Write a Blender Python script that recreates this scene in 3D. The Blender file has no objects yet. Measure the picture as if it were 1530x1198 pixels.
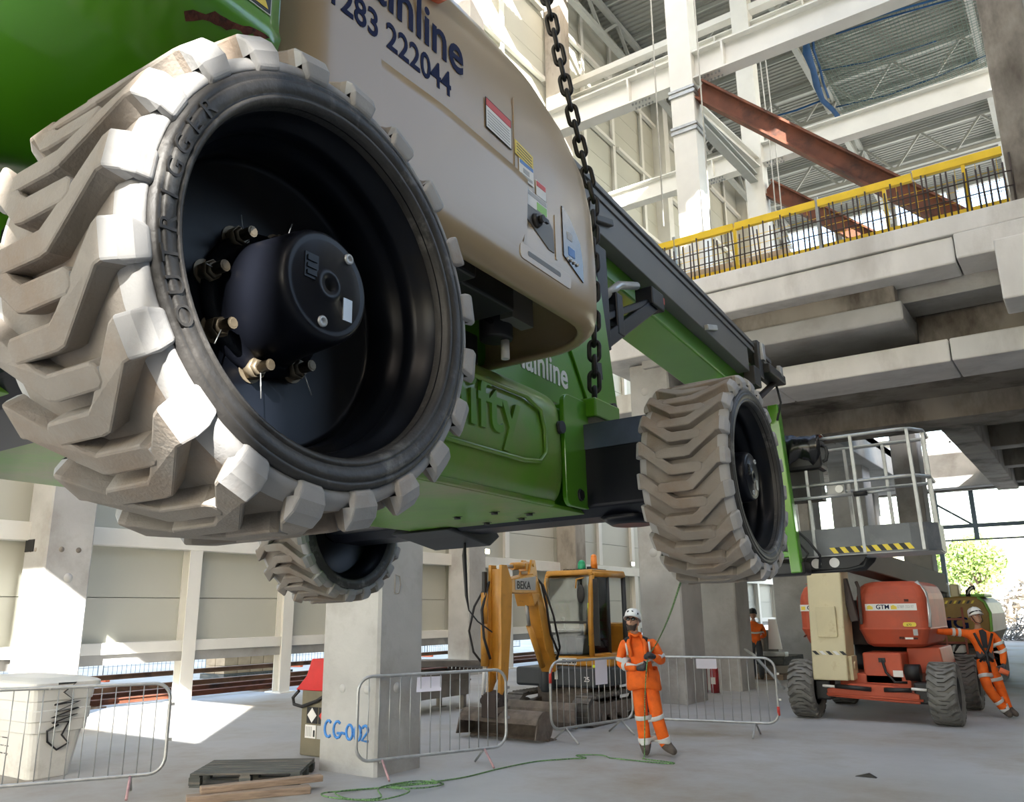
import bpy, bmesh, math, random
from math import sin, cos, pi, radians, sqrt, atan2
from mathutils import Vector, Matrix

S = bpy.context.scene
COL = S.collection
# ------------------------------------------------------------------ camera
def cam_axes(yaw, pitch, roll):
    f0 = Vector((-sin(yaw), cos(yaw), 0)); r0 = Vector((cos(yaw), sin(yaw), 0)); u0 = Vector((0, 0, 1))
    f = f0*cos(pitch) + u0*sin(pitch); u = -f0*sin(pitch) + u0*cos(pitch)
    return r0*cos(roll) + u*sin(roll), -r0*sin(roll) + u*cos(roll), f
cd = bpy.data.cameras.new('camera'); cam = bpy.data.objects.new('camera', cd); COL.objects.link(cam)
_r, _u, _f = cam_axes(0.610215, 0.250525, -0.011354)
cam.matrix_world = Matrix(((_r.x, _u.x, -_f.x, 0), (_r.y, _u.y, -_f.y, 0), (_r.z, _u.z, -_f.z, 1.78), (0, 0, 0, 1)))
cd.sensor_width = 36; cd.lens = 36*1226.1/1530; cd.clip_start = .05; cd.clip_end = 800
S.camera = cam
# ------------------------------------------------------------------ sky, sun, exposure
SUN_DIR = Vector((-.62, .66, -.44)).normalized()
w = bpy.data.worlds.new('sky'); S.world = w; w.use_nodes = True
wn = w.node_tree.nodes; wl = w.node_tree.links
sky = wn.new('ShaderNodeTexSky'); sky.sky_type = 'NISHITA'; sky.sun_disc = False
sky.sun_elevation = radians(38); sky.sun_rotation = atan2(-SUN_DIR.x, -SUN_DIR.y); sky.air_density = 1.3; sky.dust_density = 2.5; sky.ozone_density = 1.0
bg = wn['Background']; bg.inputs[1].default_value = 1.0
tint = wn.new('ShaderNodeMix'); tint.data_type = 'RGBA'; tint.blend_type = 'MULTIPLY'; tint.inputs[0].default_value = 1; tint.inputs[7].default_value = (1, .95, .885, 1)
wl.new(sky.outputs[0], tint.inputs[6]); wl.new(tint.outputs[2], bg.inputs[0])
sd = bpy.data.lights.new('sun', 'SUN'); sd.energy = 26; sd.angle = radians(.2); sd.color = (1, .965, .90)
sun = bpy.data.objects.new('sun', sd); COL.objects.link(sun)
sun.rotation_euler = SUN_DIR.to_track_quat('-Z', 'Y').to_euler()
S.view_settings.view_transform = 'Standard'; S.view_settings.look = 'None'
S.view_settings.exposure = 0.22; S.view_settings.gamma = 1.0; S.view_settings.use_curve_mapping = False
S.cycles.max_bounces = 8; S.cycles.diffuse_bounces = 5; S.cycles.glossy_bounces = 3; S.cycles.transmission_bounces = 4
S.cycles.use_denoising = True; S.cycles.sample_clamp_indirect = 6; S.cycles.caustics_reflective = False; S.cycles.caustics_refractive = False

# ------------------------------------------------------------------ materials
def mat(name, col, rough=.6, metal=0., var=.12, vscale=3., col2=None, mix2=(.55, .7), s2=2.5, bump=0., bscale=40., coat=0., spec=.5, stretch=None, emit=0., alpha=None):
    m = bpy.data.materials.new(name); m.use_nodes = True
    n = m.node_tree.nodes; l = m.node_tree.links; b = n['Principled BSDF']
    b.inputs['Roughness'].default_value = rough; b.inputs['Metallic'].default_value = metal
    b.inputs['Coat Weight'].default_value = coat; b.inputs['Coat Roughness'].default_value = .08
    b.inputs['Specular IOR Level'].default_value = spec
    tc = n.new('ShaderNodeTexCoord'); src = tc.outputs['Object']
    if stretch:
        mp = n.new('ShaderNodeMapping'); mp.inputs['Scale'].default_value = stretch
        l.new(src, mp.inputs[0]); src = mp.outputs[0]
    nz = n.new('ShaderNodeTexNoise'); nz.inputs['Scale'].default_value = vscale; nz.inputs['Detail'].default_value = 6
    l.new(src, nz.inputs['Vector'])
    r = n.new('ShaderNodeValToRGB')
    r.color_ramp.elements[0].position = .3; r.color_ramp.elements[1].position = .7
    c = Vector(col)
    r.color_ramp.elements[0].color = (*(c*(1-var)), 1); r.color_ramp.elements[1].color = (*[min(1, x) for x in c*(1+var)], 1)
    l.new(nz.outputs[0], r.inputs[0]); out = r.outputs[0]
    if col2:
        n2 = n.new('ShaderNodeTexNoise'); n2.inputs['Scale'].default_value = s2; n2.inputs['Detail'].default_value = 8; n2.inputs['Roughness'].default_value = .65
        l.new(src, n2.inputs['Vector'])
        r2 = n.new('ShaderNodeValToRGB'); r2.color_ramp.elements[0].position = mix2[0]; r2.color_ramp.elements[1].position = mix2[1]
        l.new(n2.outputs[0], r2.inputs[0])
        mx = n.new('ShaderNodeMix'); mx.data_type = 'RGBA'
        l.new(r2.outputs[0], mx.inputs[0]); l.new(out, mx.inputs[6]); mx.inputs[7].default_value = (*col2, 1); out = mx.outputs[2]
    l.new(out, b.inputs['Base Color'])
    if bump:
        n3 = n.new('ShaderNodeTexNoise'); n3.inputs['Scale'].default_value = bscale; n3.inputs['Detail'].default_value = 5
        l.new(tc.outputs['Object'], n3.inputs['Vector'])
        bp = n.new('ShaderNodeBump'); bp.inputs['Strength'].default_value = bump; bp.inputs['Distance'].default_value = .02
        l.new(n3.outputs[0], bp.inputs['Height']); l.new(bp.outputs[0], b.inputs['Normal'])
    if emit:
        b.inputs['Emission Color'].default_value = (*col, 1); b.inputs['Emission Strength'].default_value = emit
    return m
M = {}
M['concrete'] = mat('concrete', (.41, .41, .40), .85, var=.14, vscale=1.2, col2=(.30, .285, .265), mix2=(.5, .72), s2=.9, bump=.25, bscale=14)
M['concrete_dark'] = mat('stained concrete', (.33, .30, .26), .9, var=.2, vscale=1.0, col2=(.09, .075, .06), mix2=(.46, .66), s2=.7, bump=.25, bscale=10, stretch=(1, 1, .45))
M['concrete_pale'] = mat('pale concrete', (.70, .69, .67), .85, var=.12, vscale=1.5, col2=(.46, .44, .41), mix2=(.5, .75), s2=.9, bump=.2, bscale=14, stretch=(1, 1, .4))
M['concrete_plug'] = mat('grout plug', (.47, .47, .46), .85, var=.06)
M['floor'] = mat('floor concrete', (.40, .405, .415), .72, var=.14, vscale=.6, col2=(.27, .235, .19), mix2=(.46, .66), s2=.3, bump=.15, bscale=5)
M['earth'] = mat('outdoor hardstanding', (.42, .40, .37), .95, var=.2, vscale=.4, col2=(.28, .26, .22), s2=.2)
M['cladding'] = mat('off white cladding', (.49, .495, .435), .5, var=.03, vscale=.6)
M['white_steel'] = mat('white painted steel', (.72, .715, .67), .45, var=.05, vscale=1.5)
M['roof'] = mat('grey roof sheeting', (.28, .29, .27), .6, var=.08, vscale=.8)
M['truss'] = mat('grey truss steel', (.40, .42, .40), .5, var=.05)
M['rust_steel'] = mat('rust red steel', (.16, .055, .028), .75, var=.3, vscale=2., col2=(.035, .02, .015), mix2=(.5, .7), s2=1.5)
M['rust_pale'] = mat('brown rusty steel', (.20, .11, .065), .7, var=.3, vscale=2.5, col2=(.07, .04, .03), s2=2)
M['yellow_mesh'] = mat('yellow barrier paint', (.88, .60, .03), .5, var=.08)
M['rebar'] = mat('dark rebar', (.06, .045, .04), .7, var=.2)
M['galv'] = mat('galvanised steel', (.42, .43, .43), .42, .65, var=.12, vscale=12)
M['blue_net'] = mat('blue netting', (.01, .07, .20), .8)
M['tyre'] = mat('grey rubber', (.33, .325, .32), .7, var=.08, vscale=7, col2=(.27, .22, .18), mix2=(.55, .75), s2=4, bump=.08, bscale=150)
M['tyre_tread'] = mat('dusty grey rubber', (.225, .20, .172), .85, var=.12, vscale=8, col2=(.20, .15, .11), mix2=(.45, .7), s2=5, bump=.15, bscale=160)
M['tyre_dark'] = mat('worn black rubber', (.03, .028, .026), .5, var=.3, vscale=14, col2=(.16, .155, .145), mix2=(.56, .72), s2=9, bump=.12, bscale=60)
M['rim'] = mat('gloss black wheel paint', (.004, .005, .008), .32, var=.3, vscale=6, col2=(.010, .009, .008), s2=5, spec=.16)
M['navy'] = mat('gloss navy black paint', (.006, .007, .011), .35, var=.2, spec=.2)
M['green'] = mat('lime green paint', (.075, .265, .010), .3, var=.05, vscale=2, coat=.55)
M['green_dirty'] = mat('dusty lime green paint', (.12, .29, .022), .42, var=.15, vscale=3, col2=(.26, .235, .105), mix2=(.45, .7), s2=2.2, coat=.15)
M['green_cover'] = mat('dusty green cover paint', (.10, .29, .015), .33, var=.1, vscale=2, col2=(.22, .25, .08), mix2=(.42, .75), s2=1.6, coat=.3)
M['cream'] = mat('cream grey body paint', (.345, .255, .15), .3, var=.03, vscale=1.5, coat=.06)
M['black'] = mat('black plastic', (.012, .012, .013), .5, var=.2)
M['black_gloss'] = mat('black gloss', (.01, .01, .012), .2)
M['chain'] = mat('blackened chain steel', (.022, .02, .018), .5, .5, var=.3, vscale=30)
M['grey_alu'] = mat('grey cable tray', (.13, .125, .115), .5, .1, var=.05)
M['dirt_metal'] = mat('dirty bolt steel', (.20, .165, .115), .5, .6, var=.3, vscale=30)
M['print_navy'] = mat('navy print', (.004, .009, .055), .6, var=.02, spec=.12)
M['print_white'] = mat('white print', (.80, .79, .76), .5, var=.02)
M['print_black'] = mat('black print', (.015, .015, .015), .5, var=.02)
M['print_red'] = mat('red print', (.62, .05, .035), .5, var=.02)
M['print_orange'] = mat('orange print', (.75, .16, .06), .5, var=.02)
M['print_yellow'] = mat('yellow print', (.80, .62, .06), .5, var=.02)
M['print_green'] = mat('green print', (.25, .55, .10), .5, var=.02)
M['print_blue'] = mat('blue print', (.08, .22, .55), .5, var=.02)
M['print_grey'] = mat('grey print', (.42, .42, .41), .5, var=.02)

# ------------------------------------------------------------------ mesh building
class MB:
    def __init__(s): s.v = []; s.f = []; s.sm = []
    def add(s, vs, fs, smooth=False):
        k = len(s.v); s.v += [tuple(p) for p in vs]; s.f += [tuple(i+k for i in f) for f in fs]; s.sm += [smooth]*len(fs); return s
    def box(s, x0, x1, y0, y1, z0, z1):
        return s.add([(x0,y0,z0),(x1,y0,z0),(x1,y1,z0),(x0,y1,z0),(x0,y0,z1),(x1,y0,z1),(x1,y1,z1),(x0,y1,z1)],
                     [(0,3,2,1),(4,5,6,7),(0,1,5,4),(1,2,6,5),(2,3,7,6),(3,0,4,7)])
    def beam(s, a, b, wd, ht, up=(0,0,1), off=(0,0)):
        a = Vector(a); b = Vector(b); d = (b-a).normalized(); up = Vector(up)
        r = d.cross(up)
        if r.length < 1e-4: r = d.cross(Vector((0,1,0)))
        r.normalize(); u = r.cross(d)
        vs = []
        for p in (a, b):
            for i, j in ((-1,-1),(1,-1),(1,1),(-1,1)): vs.append(p + r*(i*wd/2+off[0]) + u*(j*ht/2+off[1]))
        return s.add(vs, [(3,2,1,0),(4,5,6,7),(0,1,5,4),(1,2,6,5),(2,3,7,6),(3,0,4,7)])
    def hbeam(s, a, b, wd, ht, tw=.02, tf=.03, up=(0,0,1)):
        s.beam(a, b, tw, ht-2*tf, up); s.beam(a, b, wd, tf, up, (0, ht/2-tf/2)); return s.beam(a, b, wd, tf, up, (0, -ht/2+tf/2))
    def tube(s, pts, r, n=8, closed=False, caps=True):
        P = [Vector(p) for p in pts]; m = len(P); R = r if isinstance(r, (list, tuple)) else [r]*m
        nrm = None; rings = []
        for i in range(m):
            if closed: t = P[(i+1) % m] - P[i-1]
            else: t = P[min(i+1, m-1)] - P[max(i-1, 0)]
            if t.length < 1e-9: t = Vector((0,0,1))
            t.normalize()
            if nrm is None:
                nrm = t.orthogonal().normalized()
            else:
                nrm = nrm - t*nrm.dot(t)
                nrm = nrm.normalized() if nrm.length > 1e-6 else t.orthogonal().normalized()
            bn = t.cross(nrm)
            rings.append([P[i] + (nrm*cos(2*pi*k/n) + bn*sin(2*pi*k/n))*R[i] for k in range(n)])
        vs = [p for q in rings for p in q]; fs = []
        for i in range(m if closed else m-1):
            j = (i+1) % m
            for k in range(n):
                k2 = (k+1) % n; fs.append((i*n+k, i*n+k2, j*n+k2, j*n+k))
        s.add(vs, fs, True)
        if caps and not closed:
            s.add(rings[0], [tuple(reversed(range(n)))]); s.add(rings[-1], [tuple(range(n))])
        return s
    def cyl(s, a, b, r0, r1=None, n=16): return s.tube([a, b], [r0, r0 if r1 is None else r1], n)
    def lathe(s, prof, axis='x', c=(0,0,0), n=48, cap=False, smooth=True):
        vs = []; fs = []; c = Vector(c)
        for r, h in prof:
            for k in range(n):
                a = 2*pi*k/n; p = (h, r*cos(a), r*sin(a))
                if axis == 'y': p = (r*sin(a), h, r*cos(a))
                if axis == 'z': p = (r*cos(a), r*sin(a), h)
                vs.append(c + Vector(p))
        m = len(prof)
        for i in range(m-1):
            for k in range(n):
                k2 = (k+1) % n; fs.append((i*n+k, (i+1)*n+k, (i+1)*n+k2, i*n+k2))
        s.add(vs, fs, smooth)
        if cap: s.add(vs[:n], [tuple(range(n))]); s.add(vs[-n:], [tuple(reversed(range(n)))])
        return s
    def prism(s, poly, a0, a1, plane='yz'):
        # poly: 2D points; extruded from a0 to a1 along the missing axis
        def P(p, a): return {'yz': (a, p[0], p[1]), 'xz': (p[0], a, p[1]), 'xy': (p[0], p[1], a)}[plane]
        n = len(poly); vs = [P(p, a0) for p in poly] + [P(p, a1) for p in poly]
        return s.add(vs, [tuple(reversed(range(n))), tuple(range(n, 2*n))] + [(i, (i+1) % n, n+(i+1) % n, n+i) for i in range(n)])
    def ball(s, c, r, sx=1, sy=1, sz=1, n=12, m=8):
        c = Vector(c); vs = []; fs = []
        for i in range(m+1):
            t = pi*i/m
            for k in range(n):
                a = 2*pi*k/n; vs.append(c + Vector((sin(t)*cos(a)*r*sx, sin(t)*sin(a)*r*sy, cos(t)*r*sz)))
        for i in range(m):
            for k in range(n):
                k2 = (k+1) % n; fs.append((i*n+k, (i+1)*n+k, (i+1)*n+k2, i*n+k2))
        return s.add(vs, fs, True)
    def mesh(s, name, m):
        me = bpy.data.meshes.new(name); me.from_pydata(s.v, [], s.f)
        me.polygons.foreach_set('use_smooth', s.sm)
        bm = bmesh.new(); bm.from_mesh(me); bmesh.ops.remove_doubles(bm, verts=bm.verts, dist=1e-6); bmesh.ops.recalc_face_normals(bm, faces=bm.faces); bm.to_mesh(me); bm.free()
        if m: me.materials.append(M[m] if isinstance(m, str) else m)
        return me
    def build(s, name, m, parent=None, bevel=0, loc=None, seg=2, label=None):
        o = bpy.data.objects.new(name, s.mesh(name, m)); COL.objects.link(o)
        if parent: o.parent = parent
        if loc: o.location = loc
        if bevel:
            bv = o.modifiers.new('bevel', 'BEVEL'); bv.width = bevel; bv.segments = seg; bv.limit_method = 'ANGLE'; bv.angle_limit = radians(35); bv.harden_normals = False
        if label: o['label'] = label
        return o
def tag(o, label, cat, group=None):
    o['label'] = label; o['category'] = cat
    if group: o['group'] = group
    return o
def struct(o, label=None):
    o['kind'] = 'structure'
    if label: o['label'] = label
    return o
def empty(name, loc=(0,0,0), rz=0, parent=None):
    o = bpy.data.objects.new(name, None); COL.objects.link(o); o.location = loc; o.rotation_euler = (0,0,rz); o.empty_display_size = .1
    if parent: o.parent = parent
    return o
def inst(src, parent=None, loc=None, rot=None, scale=None, name=None):
    o = src.copy(); COL.objects.link(o)
    if parent is not None: o.parent = parent
    if loc is not None: o.location = loc
    if rot is not None: o.rotation_euler = rot
    if scale is not None: o.scale = scale
    return o
def copy_tree(o, parent=None):
    c = o.copy(); COL.objects.link(c)
    if parent: c.parent = parent
    for ch in list(o.children): copy_tree(ch, c)
    return c
def text(body, size, m, parent, loc, rot, name='lettering', extrude=.001, bold=0., align='LEFT', xs=1.0, shear=0.):
    cu = bpy.data.curves.new(name, 'FONT'); cu.body = body; cu.size = size; cu.extrude = extrude; cu.offset = bold; cu.align_x = align; cu.shear = shear; cu.resolution_u = 4
    t = bpy.data.objects.new(name, cu); COL.objects.link(t)
    dg = bpy.context.evaluated_depsgraph_get(); me = bpy.data.meshes.new_from_object(t.evaluated_get(dg))
    bpy.data.objects.remove(t); bpy.data.curves.remove(cu)
    me.materials.clear(); me.materials.append(M[m])
    o = bpy.data.objects.new(name, me); COL.objects.link(o); o.parent = parent; o.location = loc; o.rotation_euler = rot; o.scale = (xs, 1, 1)
    return o
def round_rect(x0, x1, y0, y1, r, n=5):
    pts = []
    for cx, cy, a0 in ((x1-r, y1-r, 0), (x0+r, y1-r, 90), (x0+r, y0+r, 180), (x1-r, y0+r, 270)):
        for k in range(n+1):
            a = radians(a0 + 90*k/n); pts.append((cx+r*cos(a), cy+r*sin(a)))
    return pts
RX = (pi/2, 0, pi/2)      # text standing on a +X face, reading along +Y
RF = (pi/2, 0, 0)         # text standing on a -Y face, reading along +X
# ================================================================== STRUCTURE
rnd = random.Random(5)
o = struct(MB().box(-16.6, 40, -12, 62, -.3, 0).build('floor', 'floor'), 'dusty grey concrete floor of the building')
o = struct(MB().box(-120, 160, -60, 260, -.6, -.06).build('ground_outside', 'earth'), 'pale hardstanding outside the building')
# ---- left wall: rows of long cladding panels, each its own piece
wall = struct(empty('wall_left', (-16.3, 0, 0)), 'off-white panel wall with rails and posts')
zs = [1.05, 2.13, 3.24]
while zs[-1] < 30: zs.append(zs[-1]+1.12)
bays = [-12, -5, 2, 7.6, 13.6, 19.6, 25.8, 32, 38.2, 44.4, 50.6, 56.8, 62]
pm = {}
for i in range(len(bays)-1):
    for k in range(len(zs)-1):
        L = round(bays[i+1]-bays[i], 2); H = round(zs[k+1]-zs[k], 2)
        if (L, H) not in pm: pm[(L, H)] = MB().box(-.07, .06, .006, L-.006, .007, H-.007).mesh('panel', 'cladding')
        o = bpy.data.objects.new('panel', pm[(L, H)]); COL.objects.link(o); o.parent = wall; o.location = (0, bays[i], zs[k])
MB().box(-.16, -.1, -12, 62, 1.05, 30).build('backing_sheet', 'cladding', wall)
MB().box(-.35, .1, -12, 62, .84, 1.03).build('sill_beam', 'concrete', wall)
girt = MB().box(.12, .30, 0, 1, 0, .18).mesh('girt', 'white_steel')
for z in (6.6, 9.9, 13.2, 16.6, 20.0, 23.4, 26.9):
    for i in range(len(bays)-1):
        o = bpy.data.objects.new('girt', girt); COL.objects.link(o); o.parent = wall; o.location = (0, bays[i]+.2, z); o.scale = (1, bays[i+1]-bays[i]-.4, 1)
post = MB().hbeam((.2,0,0), (.2,0,1), .30, .26, .012, .02, (1,0,0)).mesh('post', 'white_steel')
plate = MB().box(-.25, .3, -.22, .22, 0, .03).mesh('base_plate', 'white_steel')
for y in (-2.6, 1.5, 4.4, 10.85, 13.45, 16.2, 22.6, 29, 31.8, 35, 38, 41, 44, 47, 50, 53, 56):
    o = bpy.data.objects.new('post', post); COL.objects.link(o); o.parent = wall; o.location = (0, y, 0); o.scale = (1, 1, 3.14)
    p = bpy.data.objects.new('base_plate', plate); COL.objects.link(p); p.parent = wall; p.location = (.15, y, 0)
for y in (22.6, 29, 31.8, 35, 38, 41, 44, 47, 50, 53, 56, 16.2, 10.85):
    o = bpy.data.objects.new('post', post); COL.objects.link(o); o.parent = wall; o.location = (-.02, y, 3.5); o.scale = (.8, .8, 26)
def rails(a, b):
    MB().box(.05, .34, a, b, 3.13, 3.47).build('rail', 'white_steel', wall, .01)
    MB().box(.05, .22, a, b, 1.04, 1.26).build('lower_rail', 'white_steel', wall, .01)
for a, b in ((-12, 1.0), (1.6, 7.58), (8.2, 19.75), (20.3, 25.9), (26.4, 38), (38.2, 50), (50.2, 62)): rails(a, b)
for y in (14, 26.3, 37.0, 50):   # tall steel columns of the upper wall
    MB().box(.05, .75, y-.3, y+.3, 4, 30).build('wall_column', 'white_steel', wall, .01)
# ---- back wall (behind the photographer) added to block the sun, openings shaped for its beams; and the roof
wb = struct(empty('wall_back', (0, -12, 0)), 'unseen clad end wall with openings shaped for the sun beams')
def holes(parent, x0, x1, z0, z1, hs, name, m):
    xs = sorted({x0, x1, *[h[0] for h in hs], *[h[1] for h in hs]}); zz = sorted({z0, z1, *[h[2] for h in hs], *[h[3] for h in hs]})
    for i in range(len(xs)-1):
        for k in range(len(zz)-1):
            cx = (xs[i]+xs[i+1])/2; cz = (zz[k]+zz[k+1])/2
            if any(h[0] < cx < h[1] and h[2] < cz < h[3] for h in hs): continue
            MB().box(xs[i], xs[i+1], -.02, .02, zz[k], zz[k+1]).build(name, m, parent)
SUN_SLOT_A = (10.24, 10.38, 10.55, 11.05); SUN_SLOT_B = (10.70, 10.95, 10.40, 11.32)  # narrow slots cut to throw sun strips onto the near tyre
OPEN_BACK = [(-15.6, -8.2, 0, 7.0), (-7.8, 0, 0, 7.0), (.4, 6, 3.2, 7.0), (-15.6, -2, 7.4, 10), (2.0, 7.6, 13.1, 15.5), SUN_SLOT_A, SUN_SLOT_B]  # openings placed to admit chosen sun beams and sky light
holes(wb, -16.6, 44, 0, 30.3, OPEN_BACK, 'cladding_sheet', 'cladding')
wr = struct(empty('wall_right_shade', (18, 0, 0)), 'unseen wall added on the right to cut the side light')  # unseen wall, put in to darken the side light on the lift
MB().box(-.1, .1, -12, 14.5, 0, 30).build('cladding_sheet', 'concrete_dark', wr); MB().box(-.1, .1, 14.5, 62, 0, 13).build('cladding_sheet', 'concrete_dark', wr)
for y in (-6, 0, 6, 12): MB().box(-.4, -.1, y-.2, y+.2, 0, 30).build('wall_column', 'concrete', wr)
MB().beam((10.72,0,10.3), (10.90,0,11.4), .05, .03, (0,1,0)).build('shade_bar', 'concrete', wb)  # bar added across the sun slot to cast a dark stripe
roof = struct(empty('ceiling', (0, 0, 30)), 'grey corrugated roof sheeting on purlins')
sheet = MB()
for k in range(10): sheet.add([(0,k*.3,0),(0,k*.3+.12,0),(0,k*.3+.16,.06),(0,k*.3+.26,.06),(0,k*.3+.3,0),(1,k*.3,0),(1,k*.3+.12,0),(1,k*.3+.16,.06),(1,k*.3+.26,.06),(1,k*.3+.3,0)], [(0,1,6,5),(1,2,7,6),(2,3,8,7),(3,4,9,8)])
sheet_me = sheet.mesh('roof_sheet', 'roof')
purlin_me = MB().box(0, 1, -.04, .04, -.22, 0).mesh('purlin', 'truss')
xs = [-16.6, -10, -3.4, 3.2, 9.8, 16.4]
SUN_GAPS = {(0, 3), (0, 5), (0, 6), (0, 8), (0, 9), (1, 2), (1, 4), (1, 5), (2, 5), (2, 7), (1, 7), (1, 8), (2, 3), (2, 4), (0, 11)}  # roof sheets left out so sun patches land on the upper wall
for j, y in enumerate([-12 + 3*k for k in range(24)]):
    for i in range(5):
        if (i, j) in SUN_GAPS: continue
        o = bpy.data.objects.new('roof_sheet', sheet_me); COL.objects.link(o); o.parent = roof; o.location = (xs[i], y, 0); o.scale = (6.6, 1, 1)
    for i in range(5):
        o = bpy.data.objects.new('purlin', purlin_me); COL.objects.link(o); o.parent = roof; o.location = (xs[i], y+.1, 0); o.scale = (6.6, 1, 1)
def lattice(a, b, h, n, ch=.22, wb=.12):
    a = Vector(a); b = Vector(b); mb = MB(); up = Vector((0,0,h))
    mb.beam(a, b, ch, ch); mb.beam(a-up, b-up, ch, ch)
    for k in range(n):
        p = a.lerp(b, k/n); q = a.lerp(b, (k+.5)/n); r = a.lerp(b, (k+1)/n)
        mb.beam(p-up, q, wb, wb); mb.beam(q, r-up, wb, wb)
    return mb
for y in (26, 34.2, 42.4, 50.6): lattice((-16.2,y,-.35), (16,y,-.35), 2.0, 10).build('roof_truss', 'truss', roof)
for x in (-15.4, -8.3, -1.0): lattice((x,20,-.3), (x,59,-.3), 1.6, 12, .26, .14).build('roof_girder', 'truss', roof)
# far end of the hall: columns and rails under the roof, open to the sky
fe = struct(empty('wall_far', (0, 59.5, 0)), 'open far end frame of the hall')
for x in (-16, -12, -8.3, -4.5, -1, 3, 7): MB().box(x-.25, x+.25, -.25, .25, 0 if x < -10 else 12.3, 30).build('end_post', 'concrete', fe)
for z in (12.2, 15.0, 18.4, 29.5): MB().box(-16.3, 14, -.15, .15, z, z+.5).build('end_rail', 'truss', fe)
# ---- concrete columns
def column(x0, x1, y0, y1, z1, label, m='concrete', ch=.03):
    mb = MB().prism([(x0+ch,y0),(x1-ch,y0),(x1,y0+ch),(x1,y1-ch),(x1-ch,y1),(x0+ch,y1),(x0,y1-ch),(x0,y0+ch)], 0, z1, 'xy')
    o = mb.build('concrete_column', m); struct(o, label); return o
c_wall = column(-16.1, -15.3, 7.35, 8.2, 30, 'concrete wall column behind the white bins')
c_a = column(-7.87, -6.93, 7.18, 7.95, 6.0, 'concrete column with blue spray-painted code')
c_b = column(-7.75, -6.85, 15.55, 16.6, 6.9, 'concrete column carrying the slab edge behind the man in orange')
c_c = column(-8.05, -6.88, 18.6, 19.5, 6.9, 'concrete column beside the red extinguisher')
c_d = column(-8.35, -7.05, 25.9, 27.2, 6.9, 'concrete column behind the orange lift')
c_e = column(-16.1, -15.3, 19.55, 20.4, 30, 'concrete wall column left of the excavator')
c_f = column(-16.1, -15.3, 25.75, 26.5, 30, 'brown concrete wall column behind the excavator', 'concrete_dark')
c_g = column(-8.35, -7.05, 34, 35.3, 9, 'far concrete column'); c_h = column(-9.6, -8.3, 42, 43, 9, 'far concrete column')
c_i = column(-5.6, -4.7, 32.0, 33, 9, 'far concrete column'); c_j = column(-8.6, -7.6, 50, 51, 9, 'far concrete column')
def hole(mb, x, y, z, r, face):   # recessed former-tie socket shown as a shallow cup ring
    if face == 'y': mb.lathe([(r, .004), (r*.95, -.004), (0.001, -.004)], 'y', (x, y, z), 16)
    else: mb.lathe([(r, -.004), (r*.95, .004), (0.001, .004)], 'x', (x, y, z), 16)
mb = MB()
for z in (2.95,):
    for y in (7.62, 7.93): hole(mb, -15.297, y, z, .05, 'x')
    for x in (-15.85, -15.68): hole(mb, x, 7.347, z, .04, 'y')
mb.build('tie_hole', 'concrete_dark', c_wall)['kind'] = 'stuff'
mb = MB(); hole(mb, -15.297, 7.8, 2.45, .085, 'x'); mb.build('plug', 'concrete_plug', c_wall)
MB().box(-16.05, -15.75, 7.33, 7.36, 2.92, 3.14).build('pocket', 'black', c_wall)
mb = MB(); hole(mb, -7.5, 7.177, .92, .05, 'y'); hole(mb, -7.1, 7.177, .92, .05, 'y'); mb.build('plug', 'concrete_plug', c_a)
mb = MB(); hole(mb, -6.927, 7.5, .93, .06, 'x'); mb.build('plug', 'concrete_plug', c_a)
M['spray'] = mat('blue spray paint', (.06, .24, .62), .7, var=.25, vscale=20)
def spray(strokes, x0, z0, s, y, parent, name='spray_code', m='spray', r=.016):
    mb = MB()
    for st in strokes:
        pts = [(x0+p[0]*s, y, z0+p[1]*s) for p in st]
        mb.tube(pts, r, 6)
    o = mb.build(name, m, parent); return o
def arc(cx, cy, rx, ry, a0, a1, n=9): return [(cx+rx*cos(radians(a0+(a1-a0)*k/n)), cy+ry*sin(radians(a0+(a1-a0)*k/n))) for k in range(n+1)]
sp = [arc(.35,.5,.32,.48,50,310), arc(1.15,.5,.34,.48,50,330)+[(1.42,.3),(1.15,.3)], [(1.5,.34),(1.85,.30)], arc(2.2,.42,.27,.42,0,360,14), arc(2.9,.42,.27,.42,0,360,14), arc(3.5,.62,.24,.24,160,-20)+[(3.25,.02),(3.78,.0)]]
spray(sp, -7.77, .37, .19, 7.175, c_a)
MB().tube([(-6.928,7.42,2.0),(-6.928,7.42,2.22),(-6.928,7.5,2.2),(-6.928,7.52,2.1),(-6.928,7.49,2.0),(-6.928,7.42,2.0)], .008, 5).build('chalk_letter', 'concrete_dark', c_a)
mb = MB(); hole(mb, -7.4, 15.547, 6.3, .09, 'y'); hole(mb, -7.4, 15.547, 2.9, .09, 'y'); mb.build('plug', 'concrete_plug', c_b)
# corbels on top of the columns
MB().box(-8.35, -6.35, 15.1, 17, 6.95, 7.75).build('corbel', 'concrete_pale', c_b, .03)
MB().box(-8.5, -6.4, 18.3, 19.9, 6.9, 7.6).build('corbel', 'concrete', c_c, .03)
MB().box(-9, -6.4, 25.6, 27.5, 6.9, 7.6).build('corbel', 'concrete', c_d, .03)
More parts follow.
